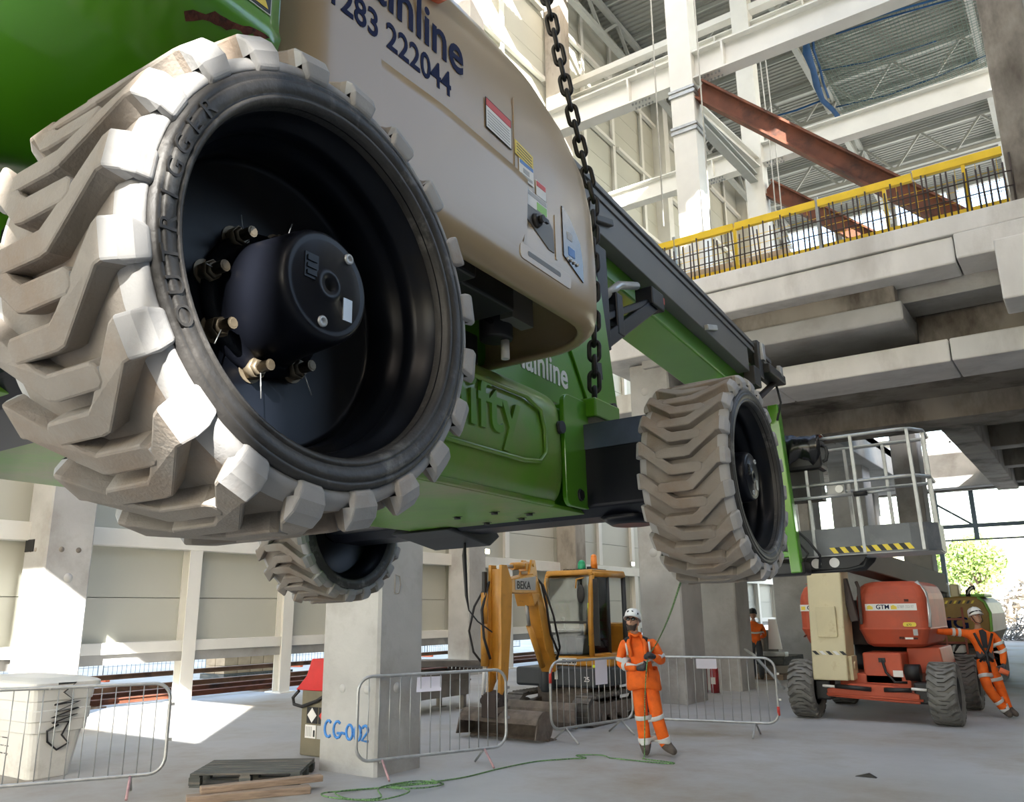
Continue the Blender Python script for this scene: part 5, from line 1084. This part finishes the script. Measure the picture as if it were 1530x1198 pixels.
# ================================================================== SMALLER THINGS
M['rope_green'] = mat('green flecked rope', (.17,.33,.12), .8, var=.4, vscale=60, col2=(.03,.06,.03), mix2=(.5,.55), s2=70)
def barrier(a, b, label, lean=0., h=1.08, extra=(), red_ends=False, legs=(.16,.84), pink=False):
    ax, ay = a; bx_, by_ = b; L = sqrt((bx_-ax)**2 + (by_-ay)**2)
    r = tag(empty('crowd_barrier', (ax, ay, 0), atan2(by_-ay, bx_-ax)), label, 'barrier')
    pts = []; R_ = .16; z0 = .19
    for cx, cz, a0 in ((L-R_,h-R_,0), (R_,h-R_,90), (R_,z0+R_,180), (L-R_,z0+R_,270)):
        for k in range(7): t = radians(a0+15*k); pts.append((cx+R_*cos(t), 0, cz+R_*sin(t)))
    MB().tube(pts, .0185, 10, True).build('frame', 'galv', r)
    n = int(L/.125)
    bar = MB().cyl((0,0,z0), (0,0,h), .0055, n=6).mesh('infill_bar', 'galv')
    for k in range(1, n): mk('infill_bar', bar, r, (L*k/n, 0, 0))
    for f in legs:
        for s in (-1, 1): MB().cyl((L*f,0,z0), (L*f+.02*s,s*.26,.012), .014, n=8).build('foot', 'print_red' if 0 else ('pink_foot' if pink and s < 0 else 'galv'), r)
    MB().box(L*.42, L*.42+.02, -.03, .03, h-.02, h+.0).build('clip', 'galv', r)
    for z in (.5, .85): MB().box(L, L+.05, -.01, .01, z, z+.03).build('hook', 'galv', r)
    return r, L
M['pink_foot'] = mat('faded pink paint', (.42,.26,.27), .6, var=.2, vscale=20)
M['paper'] = mat('laminated white paper', (.66,.64,.72), .4, var=.03)
def sheet(label, p, u, v, wd, ht):
    u = Vector(u).normalized(); v = Vector(v).normalized(); p = Vector(p); mb = MB(); n = u.cross(v)*.002
    c = [p, p+u*wd, p+u*wd+v*ht, p+v*ht]; mb.add([q-n for q in c]+[q+n for q in c], [(3,2,1,0),(4,5,6,7),(0,1,5,4),(1,2,6,5),(2,3,7,6),(3,0,4,7)])
    return tag(mb.build('paper_sign', 'paper'), label, 'sign')
barrier((-9.3,3.75), (-8.28,5.45), 'galvanised crowd barrier in front of the white plastic bins', pink=True)
barrier((-7.0,6.94), (-6.24,8.72), 'galvanised crowd barrier standing against the spray-coded concrete column', pink=True)
r3, L3 = barrier((-6.50,10.15), (-6.12,11.86), 'galvanised crowd barrier in front of the yellow excavator')
MB().tube([(.0,0,.80),(.0,0,.92),(.03,0,1.0)], .0205, 8).build('red_tape', 'print_red', r3)
r4, L4 = barrier((-6.08,11.92), (-4.05,12.33), 'galvanised crowd barrier behind the man holding the rope')
MB().tube([(L4,0,.3),(L4,0,.42)], .0205, 8).build('red_tape', 'print_red', r4)
sheet('white paper sign tilted on the barrier by the spray-coded column', (-6.70,7.58,.88), (.4,.92,0), (-.35,.45,.7), .32, .2)
sheet('white paper sign hanging on the barrier before the excavator', (-6.29,11.05,.72), (.22,.97,0), (0,0,1), .26, .36)
sheet('white paper sign on the barrier behind the roped man', (-5.15,12.09,.92), (.98,.2,0), (0,0,1), .30, .14)
# ---- rope: tag line up to the lift and coils on the floor
def rope(pts, label, r=.0075):
    P = [Vector(p) for p in pts]; out = []
    for i in range(len(P)-1):
        p0 = P[max(i-1,0)]; p1_ = P[i]; p2_ = P[i+1]; p3_ = P[min(i+2,len(P)-1)]
        for k in range(8):
            t = k/8; out.append(.5*((2*p1_) + (p2_-p0)*t + (2*p0-5*p1_+4*p2_-p3_)*t*t + (3*p1_-p0-3*p2_+p3_)*t**3))
    out.append(P[-1]); return tag(MB().tube(out, r, 6).build('tag_line', 'rope_green'), label, 'rope')
pm1 = p1.matrix_world.copy(); 
def P1(x, y, z): c_, s_ = cos(rz1), sin(rz1); return (-4.87 + x*c_ - y*s_, 10.12 + x*s_ + y*c_, z)
top = LW((-.41, 3.02, -.10))
_h = Vector(P1(.05,-.30,1.40)); _m = (top+_h)/2; _m.z -= .06
rope([tuple(top), tuple(_m), tuple(_h), P1(-.07,-.29,1.22), P1(-.11,-.32,1.07), P1(-.15,-.28,.7), P1(-.17,-.26,.35), P1(-.19,-.24,.04), (-4.9,9.75,.014), (-4.5,9.70,.012), (-4.6,9.60,.012), (-5.3,9.60,.012)], 'green rope running from the lift down to the man in white helmet')
coil = []
random.seed(2)
base = [(-5.3,9.60),(-5.5,9.72),(-5.75,9.55),(-5.55,9.45),(-5.7,9.28),(-5.95,8.9),(-6.05,8.3),(-6.08,7.7),(-6.25,7.25),(-6.45,7.0),(-6.3,6.8),(-6.0,6.95),(-6.05,7.3),(-6.35,7.2),(-6.4,6.7),(-6.15,6.45),(-6.3,6.2),(-6.62,6.3),(-6.55,6.7),(-6.3,6.85),(-6.0,6.7),(-6.1,6.35),(-6.5,6.15),(-6.7,6.2),(-6.6,6.6),(-6.2,7.1),(-6.05,7.2),(-6.3,7.4)]
rope([(x,y,.012 + .012*(i % 3 if i > 8 else 0)) for i, (x, y) in enumerate(base)], 'green rope lying in loose coils on the floor below the barrier')
# ---- strap below the lift
q0 = LW((-1.7,2.74,-.16)); rp = [q0, (q0.x,q0.y,q0.z-.06)]
o = MB().tube([q0, (q0.x-.02,q0.y+.02,q0.z-.08), (q0.x-.02,q0.y+.04,q0.z-.30), (q0.x-.01,q0.y+.05,q0.z-.38), (q0.x+.02,q0.y+.09,q0.z-.44), (q0.x+.07,q0.y+.16,q0.z-.50)], [.005,.013,.009,.004,.004,.004], 8).build('hanging_strap', 'black'); tag(o, 'black strap dangling from the belly of the green lift', 'strap')
# ---- white plastic bin with a lid
M['bin'] = mat('white plastic', (.66,.66,.63), .45, var=.04, vscale=2, col2=(.40,.39,.36), mix2=(.55,.8), s2=2)
bn_ = tag(empty('storage_bin', (-10.75,5.24,0)), 'large white plastic bin with lid standing behind the barrier at left', 'bin')
def tub(levels, m, name):
    vs = []; fs = []; n = None
    for z, hx, hy in levels:
        row = [(p[0], p[1], z) for p in round_rect(-hx, hx, -hy, hy, .10, 4)]; n = len(row); vs += row
    for i in range(len(levels)-1):
        for j in range(n): fs.append((i*n+j, i*n+(j+1) % n, (i+1)*n+(j+1) % n, (i+1)*n+j))
    fs += [tuple(reversed(range(n))), tuple(range((len(levels)-1)*n, len(levels)*n))]
    mb = MB(); mb.add(vs, fs); return mb.build(name, m, bn_, .008)
tub([(0,.60,.24),(.5,.68,.30)], 'bin', 'tub'); tub([(.50,.70,.335),(.62,.705,.345),(.625,.72,.355),(.74,.725,.36),(.745,.71,.35),(.84,.715,.355),(.845,.73,.365),(.98,.74,.38)], 'bin', 'collar'); tub([(.98,.78,.42),(1.04,.78,.42),(1.06,.74,.39),(1.09,.6,.28)], 'bin', 'lid')
text('WELLS', .075, 'print_black', bn_, (-.10,-.292,.42), (pi/2-.12,0,0), 'lettering', .001, .002); text('0130 370', .07, 'print_black', bn_, (-.12,-.281,.33), (pi/2-.12,0,0), 'lettering', .001, .002); text('clean only', .06, 'print_black', bn_, (-.12,-.271,.245), (pi/2-.12,0,0), 'lettering', .001, .002)
zz = [(.80,-.3,1.03),(.80,-.05,1.03),(.79,-.2,.93),(.79,-.05,.84),(.775,-.30,.80),(.775,.05,.82),(.77,-.28,.72),(.77,.05,.75),(.765,-.32,.66),(.76,.04,.68),(.755,-.30,.60),(.74,-.05,.60),(.72,-.12,.46),(.70,.0,.36),(.69,-.15,.30),(.70,-.30,.40),(.73,-.34,.52),(.75,-.2,.58)]
o = MB().tube([(-10.75+x-.02,5.24+y*.8+.12,z) for x, y, z in zz], .012, 6).build('bungee_cord', 'black'); tag(o, 'black cord zigzagging down the side of the white bin', 'cord')
# ---- olive tank with red cover
M['olive'] = mat('olive drab steel', (.17,.15,.10), .6, var=.15, vscale=4); M['red_gloss'] = mat('red cover paint', (.55,.025,.025), .4, var=.08, vscale=6)
ft = tag(empty('fuel_tank', (-8.45,8.05,0)), 'olive tank with a red sloping cover beside the spray-coded column', 'tank')
MB().box(-.42,.40,-.28,.30,0,.82).build('tank_body', 'olive', ft, .02)
MB().prism([(-.53,.80),(-.50,.80),(.44,.80),(.44,1.20),(-.24,1.20),(-.33,.98)], -.30, .30, 'xz').build('cover', 'red_gloss', ft, .012)
MB().tube([(-.46,-.30,.79),(-.56,-.31,.70),(-.53,-.31,.62),(-.38,-.31,.60),(-.1,-.31,.68),(.1,-.31,.78)], .022, 8).build('hose', 'black', ft)
for x, cols in ((-.20,('print_black','print_white')), (.02,('print_black','print_red'))):
    lb = MB().box(x-.10,x+.10,-.288,-.281,.40,.60).build('hazard_label', cols[0], ft); MB().prism([(x,.41),(x+.085,.50),(x,.59),(x-.085,.50)], -.292, -.288, 'xz').build('hazard_diamond', cols[1], lb)
lb = MB().box(-.32,-.12,-.288,-.281,.22,.38).build('info_label', 'print_white', ft); 
for k in range(4): MB().box(-.30+.03*k,-.285+.03*k,-.291,-.288,.24,.36).build('label_line', 'print_grey', lb)
MB().box(-.165,-.135,-.291,-.288,.24,.32).build('label_mark', 'print_black', lb); MB().box(-.10,.1,-.288,-.281,.22,.38).build('info_label', 'print_grey', ft)
# ---- pallet and loose timbers
M['pallet'] = mat('dark weathered pallet wood', (.075,.08,.075), .85, var=.3, vscale=3, stretch=(1,8,8), col2=(.20,.17,.14), mix2=(.5,.7), s2=2)
M['timber'] = mat('weathered brown timber', (.30,.22,.16), .85, var=.25, vscale=3, stretch=(1,9,9), col2=(.17,.12,.09), mix2=(.5,.7), s2=2)
pl = tag(empty('pallet', (-8.05,6.42,0), radians(38)), 'dark wooden pallet on the floor left of the spray-coded column', 'pallet')
for k in range(7): MB().box(-.58,.58,-.40+.125*k,-.30+.125*k,.118,.138).build('deck_board', 'pallet', pl, .003)
for x in (-.53,0,.53): MB().box(x-.05,x+.05,-.40,.45,.10,.118).build('stringer', 'pallet', pl)
for x in (-.53,0,.53):
    for y in (-.35,.02,.39): MB().box(x-.06,x+.06,y-.05,y+.05,.02,.10).build('block', 'pallet', pl, .004)
for y in (-.35,.02,.39): MB().box(-.58,.58,y-.05,y+.05,0,.02).build('base_board', 'pallet', pl)
def timber(a, b, wd, ht, z, label):
    a = Vector((*a, z+ht/2)); b = Vector((*b, z+ht/2)); c = (a+b)/2; d = b-a
    o = MB().box(-d.length/2, d.length/2, -wd/2, wd/2, 0, ht).build('timber', 'timber', None, .006); o.location = (c.x, c.y, z); o.rotation_euler = (0,0,atan2(d.y,d.x)); return tag(o, label, 'timber')
timber((-7.62,5.28), (-6.98,6.28), .15, .07, 0, 'brown timber lying flat on the floor, the lower of two by the pallet')
timber((-7.60,5.42), (-7.05,6.50), .12, .06, .071, 'brown timber resting on another in front of the pallet')
# ---- steel trough on trestle behind the column
M['trough'] = mat('grey brown steel', (.23,.21,.185), .6, .2, var=.2, vscale=3)
tr = tag(empty('steel_trough', (-10.6,12.4,0)), 'grey steel trough on trestle legs behind the spray-coded column', 'trough')
mb = MB(); mb.prism([(-1.2,.96),(.95,.86),(1.35,.74),(1.30,.68),(.9,.76),(-1.2,.84)], -.5, .5, 'yz'); mb.build('flange', 'trough', tr, .01)
mb = MB(); mb.box(-.35,.35,-1.2,.75,.25,.70); mb.build('box_section', 'trough', tr, .01); MB().box(-.37,.37,-1.2,.75,.50,.53).build('rib', 'trough', tr)
for y in (-.9,.6):
    for x in (-.3,.3): MB().box(x-.04,x+.04,y-.04,y+.04,0,.26).build('leg', 'trough', tr); MB().box(x-.10,x+.10,y-.10,y+.10,0,.015).build('foot_plate', 'trough', tr)
for k in range(9): MB().cyl((.45,.0+.12*k,.80-.012*k), (.45,.0+.12*k,.74-.012*k), .03, n=8).build('bolt', 'rebar', tr)
# ---- extinguisher and prop pole by the column
M['ext_red'] = mat('extinguisher red', (.30,.02,.025), .4)
e_ = tag(empty('fire_extinguisher', (-7.35,17.9,0)), 'red fire extinguisher on the floor between two concrete columns', 'extinguisher')
for dx in (-.13,.13):
    MB().cyl((dx,0,.02), (dx,0,.50), .09, n=18).ball((dx,0,.50), .09, 1, 1, .6).build('cylinder', 'ext_red', e_); MB().cyl((dx,0,.55), (dx,0,.62), .025, n=10).build('valve', 'black', e_)
    MB().box(dx-.05,dx+.05,-.095,-.088,.2,.34).build('label_panel', 'print_white', e_)
o = MB().cyl((-7.25,17.2,0), (-7.5,17.3,3.2), .035, n=10).build('prop_pole', 'galv'); tag(o, 'thin pale pole leaning upright beside the concrete column', 'pole')
o = MB().tube([(-6.35,17.5,.95),(-6.1,17.3,.85),(-5.7,17.0,.55),(-5.4,16.9,.25)], .03, 8).build('curved_pipe', 'galv'); tag(o, 'curved grey pipe leaning behind the crowd barrier', 'pipe')
# ---- stacked material near the distant person
for k, (x0, x1, y0, y1, z0, z1, m, lb, ct) in enumerate(((-9.2,-7.6,22.4,23.6,.56,1.2,'concrete_dark','grey concrete block on timber stack near the distant person','block'), (-9.0,-6.95,22.05,22.35,.56,.68,'galv','grey steel tube lying across the stacked blocks','tube'), (-9.4,-7.0,22.02,23.8,.36,.55,'pallet','dark timber layer under the grey concrete block','timber'), (-9.3,-6.9,22.05,23.8,.15,.35,'trough','grey steel layer at the base of the stacked material','steel'), (-9.4,-7.0,21.9,24,.0,.14,'timber','pale timber bearer under the stacked material','timber'))):
    tag(MB().box(x0, x1, y0, y1, z0, z1).build(['concrete_block','steel_tube','timber_layer','steel_layer','timber_bearer'][k], m, None, .02), lb, ct)
o = MB().prism([(-7.35,.75),(-7.0,.75),(-7.1,1.5),(-7.3,1.5)], 22.0, 22.05, 'xz').build('white_sheet', 'print_white', None); tag(o, 'white sheet leaning beside the distant person', 'sheet')
# ---- rusty steel beams stacked outside the open wall foot
for k, (x, z, y0, y1) in enumerate(((-17.1,.06,4,26),(-17.45,.26,3,27),(-18.3,.06,4,28),(-18.7,.42,2,26),(-19.8,.72,5,31))):
    o = MB().hbeam((x,y0,z), (x,y1,z+.02), .13, .11, .014, .016).build('steel_joist', 'rust_pale' if k % 2 else 'rust_steel', None)
    tag(o, ['rusty steel joist lying nearest to the wall foot','rusty joist resting raised just outside the wall foot','rusty joist on the ground, third out from the wall','rusty joist raised on bearers, fourth out from the wall','rusty joist raised farthest out from the wall'][k], 'joist', 'rusty joists outside the wall')
for k, y in enumerate((9.5, 13.8, 18.5)):
    tag(MB().box(-20.3,-16.9,y,y+.2,-.06,.0).build('timber_bearer', 'timber'), ['near','middle','far'][k]+' timber bearer under the rusty joists outside', 'timber')
M['block'] = mat('buff block', (.48,.36,.24), .9, var=.2)
bk2 = tag(empty('block_stack', (-21.5,15.2,0)), 'buff blocks stacked on a pallet outside beyond the joists', 'blocks')
bme = MB().box(0,.42,0,.43,0,.21).mesh('block', 'block')
for i in range(2):
    for j in range(5):
        for k in range(4): mk('block', bme, bk2, (i*.44, j*.45, .15+k*.22))
MB().box(-.1,1,-.1,2.35,0,.14).build('pallet_base', 'pallet', bk2)
for i in range(7):
    y = 10 + i*3.56; f = tag(empty('mesh_fence', (-24, y, 0)), 'blue-grey mesh fence panel outside, '+['nearest','second','third','fourth','fifth','sixth','farthest'][i]+' along the row beyond the rusty joists', 'fence', 'mesh fence panels outside')
    mb = MB(); mb.tube([(0,0,.1),(0,3.4,.1),(0,3.4,2),(0,0,2)], .022, 6, True); mb.build('panel_frame', 'blue_steel', f)
    mb = MB()
    for k in range(1, 24): mb.tube([(0,3.4*k/24,.1),(0,3.4*k/24,2)], .006, 4)
    for k in range(1, 8): mb.tube([(0,0,.1+.24*k),(0,3.4,.1+.24*k)], .006, 4)
    mb.build('panel_wire', 'blue_steel', f)['kind'] = 'stuff'
    MB().box(-.3,.3,-.07,.07,-.06,.1).build('fence_foot', 'print_orange' if i % 2 else 'concrete', f, .02)
# ---- work lights on the wall rail
M['lamp'] = mat('lit work lamp', (1,.86,.60), .5, emit=18)
for y, z, lb in ((11.24,3.52,'lit work lamp on the wall rail right of the near wall column'), (21.26,3.56,'lit work lamp on the rail right of the concrete wall column'), (31.4,3.56,'lit work lamp on the rail beyond the excavator cab'), (48.5,3.56,'far lit work lamp on the rail between the concrete columns')):
    wl_ = tag(empty('work_lamp', (-15.9,y,z)), lb, 'lamp')
    MB().box(-.08,.0,-.13,.13,-.02,.16).build('housing', 'galv', wl_, .01); MB().box(.0,.012,-.11,.11,.0,.14).build('lens', 'lamp', wl_); MB().box(-.1,-.06,-.03,.03,-.1,0).build('lamp_bracket', 'galv', wl_)
# ---- edge protection and starter bars on the deck
ep = tag(empty('edge_barrier', (0,15.16,8.32)), 'yellow edge protection barrier along the top of the concrete deck', 'barrier')
segs = [(-8.4,-6.35,1.0),(-6.33,-5.05,1.0),(-5.02,-3.42,1.0),(-3.38,-1.72,1.0),(-1.70,-.3,1.04)]
for x0, x1, z in segs: MB().box(x0, x1, -.05, .05, z-.10, z+.05).build('top_rail', 'yellow_mesh', ep, .01)
for x in (-6.35,-5.03,-3.4,-2.2,-.9): MB().box(x-.03,x+.03,-.03,.03,0,1.12 if x in (-3.4,-6.35) else .95).build('post', 'galv' if x in (-6.35,-3.4) else 'yellow_mesh', ep)
MB().box(-8.4,-.3,-.02,.02,.03,.12).build('toe_rail', 'yellow_mesh', ep)
mesh_bar = MB().cyl((0,.03,.1), (0,.03,.92), .006, n=4).mesh('mesh_bar', 'yellow_mesh')
for k in range(26): mk('mesh_bar', mesh_bar, ep, (-8.4+.32*k,0,0))
for z in (.3,.5,.7): MB().cyl((-8.4,.03,z), (-.3,.03,z), .006, n=4).build('mesh_wire', 'yellow_mesh', ep)
bar_me = MB().cyl((0,0,0), (0,0,1), .016, n=6).mesh('starter_bar', 'rebar')
sbs = tag(empty('starter_bars', (0,15.04,8.32)), 'row of dark steel starter bars rising from the concrete deck edge', 'rebar'); random.seed(11)
for k in range(78):
    o = mk('starter_bar', bar_me, sbs, (-8.3+.105*k+random.uniform(-.02,.02), random.choice((0,.03)), 0), (random.uniform(-.03,.03), random.uniform(-.03,.03), 0)); o.scale = (1,1,random.uniform(.74,.92))
for z in (.28,.55): MB().cyl((-8.3,-.02,z), (-.2,-.02,z), .012, n=5).build('tie_bar', 'rebar', sbs)
o = tag(empty('block_pile', (-6.9,16.6,8.32)), 'brown blocks stacked on the deck behind the yellow edge barrier', 'blocks')
bme2 = MB().box(0,.4,0,.3,0,.17).mesh('block', 'block')
for i in range(6):
    for k in range(5): mk('block', bme2, o, (i*.42 + (.2 if k % 2 else 0), 0, k*.18))
# ---- outside far: tree, rubble, scrap
M['leaf'] = mat('sunlit foliage', (.20,.30,.07), .8, var=.3, vscale=.6, col2=(.10,.17,.05), s2=.4); M['bark'] = mat('bark', (.12,.09,.06), .9)
def tree(x, y, h, r, label, seed, nl=900):
    random.seed(seed); t = tag(empty('leafy_tree', (x,y,-.06)), label, 'tree')
    mb = MB(); mb.tube([(0,0,0),(.1,.05,h*.3),(0,.1,h*.6)], [.35,.28,.12], 8)
    blobs = []
    for k in range(9):
        a = random.uniform(0,2*pi); rr = r*random.uniform(.3,.75); b = (rr*cos(a), rr*sin(a)*.8, h*random.uniform(.45,.9)); blobs.append((b, r*random.uniform(.32,.5))); mb.tube([(0,.1,h*.35), (b[0]*.5,b[1]*.5,(h*.35+b[2])/2), b], [.14,.09,.03], 5)
    mb.build('trunk', 'bark', t)
    lf = MB()
    for (bx2,by2,bz2), br in blobs:
        for _ in range(nl//9*3):
            u = random.uniform(-1,1); a = random.uniform(0,2*pi); q = br*random.uniform(.55,1.05)
            c = Vector((bx2+q*sqrt(1-u*u)*cos(a), by2+q*sqrt(1-u*u)*sin(a), bz2+q*u*.85)); s = random.uniform(.12,.28)
            e1 = Vector((random.gauss(0,1),random.gauss(0,1),random.gauss(0,1))).normalized()*s; e2 = e1.orthogonal().normalized()*s*.7
            lf.add([c-e1, c+e2, c+e1, c-e2], [(0,1,2,3)])
    o = lf.build('foliage', 'leaf', t); o['kind'] = 'stuff'
    return t
tree(-9.6, 92, 8.2, 4.6, 'broad sunlit green tree outside the far doorway', 3); tree(-21.5, 95, 7.5, 4.0, 'green tree outside, left of the broad tree by the doorway', 5); tree(-33, 100, 7, 4, 'green tree far left outside beyond the columns', 6)
M['rubble'] = mat('pale rubble', (.55,.50,.43), .95, var=.2, vscale=2, col2=(.35,.30,.25), s2=1)
rb = MB(); random.seed(9)
for k in range(1500):
    u = random.uniform(-1,1); v = random.uniform(0,1); x = -2.0 + 7*u; hmax = 5.2*max(0, 1-(abs(u))**1.6)
    z = hmax*v**.7; y = 78 + random.uniform(-1,1)*2 - 4*(1-v); s = random.uniform(.15,.55)
    d = Vector((random.gauss(0,1),random.gauss(0,.6),random.gauss(0,.5))).normalized()*s; rb.beam(Vector((x,y,z-.06))-d, Vector((x,y,z-.06))+d, s*.5, s*.35, (0.1,.2,1))
o = rb.build('rubble_pile', 'rubble'); o['kind'] = 'stuff'; tag(o, 'pale heap of broken rubble outside the far doorway', 'rubble')
M['scrap'] = mat('grey scrap steel', (.34,.36,.38), .5, .5, var=.3)
rb = MB()
for k in range(260):
    u = random.uniform(-1,1); x = -1.9 + 2.8*u; z = random.uniform(0,1.9)*max(.1, 1-u*u); y = 52+random.uniform(-1.2,1.2)
    d = Vector((random.gauss(0,1),random.gauss(0,.5),random.gauss(0,.7))).normalized()*random.uniform(.3,.9); rb.tube([Vector((x,y,z))-d, Vector((x,y,z))+d*.3, Vector((x,y,z))+d], .035, 4)
o = rb.build('scrap_heap', 'scrap'); o['kind'] = 'stuff'; tag(o, 'tangle of grey scrap steel on the floor beyond the leaning man', 'scrap')
o = MB().prism([(-2.52,0),(-2.38,.04),(-2.3,.0)], 10.02, 10.08, 'xz').build('floor_scrap', 'black'); tag(o, 'small dark scrap lying on the bare floor at lower right', 'scrap')
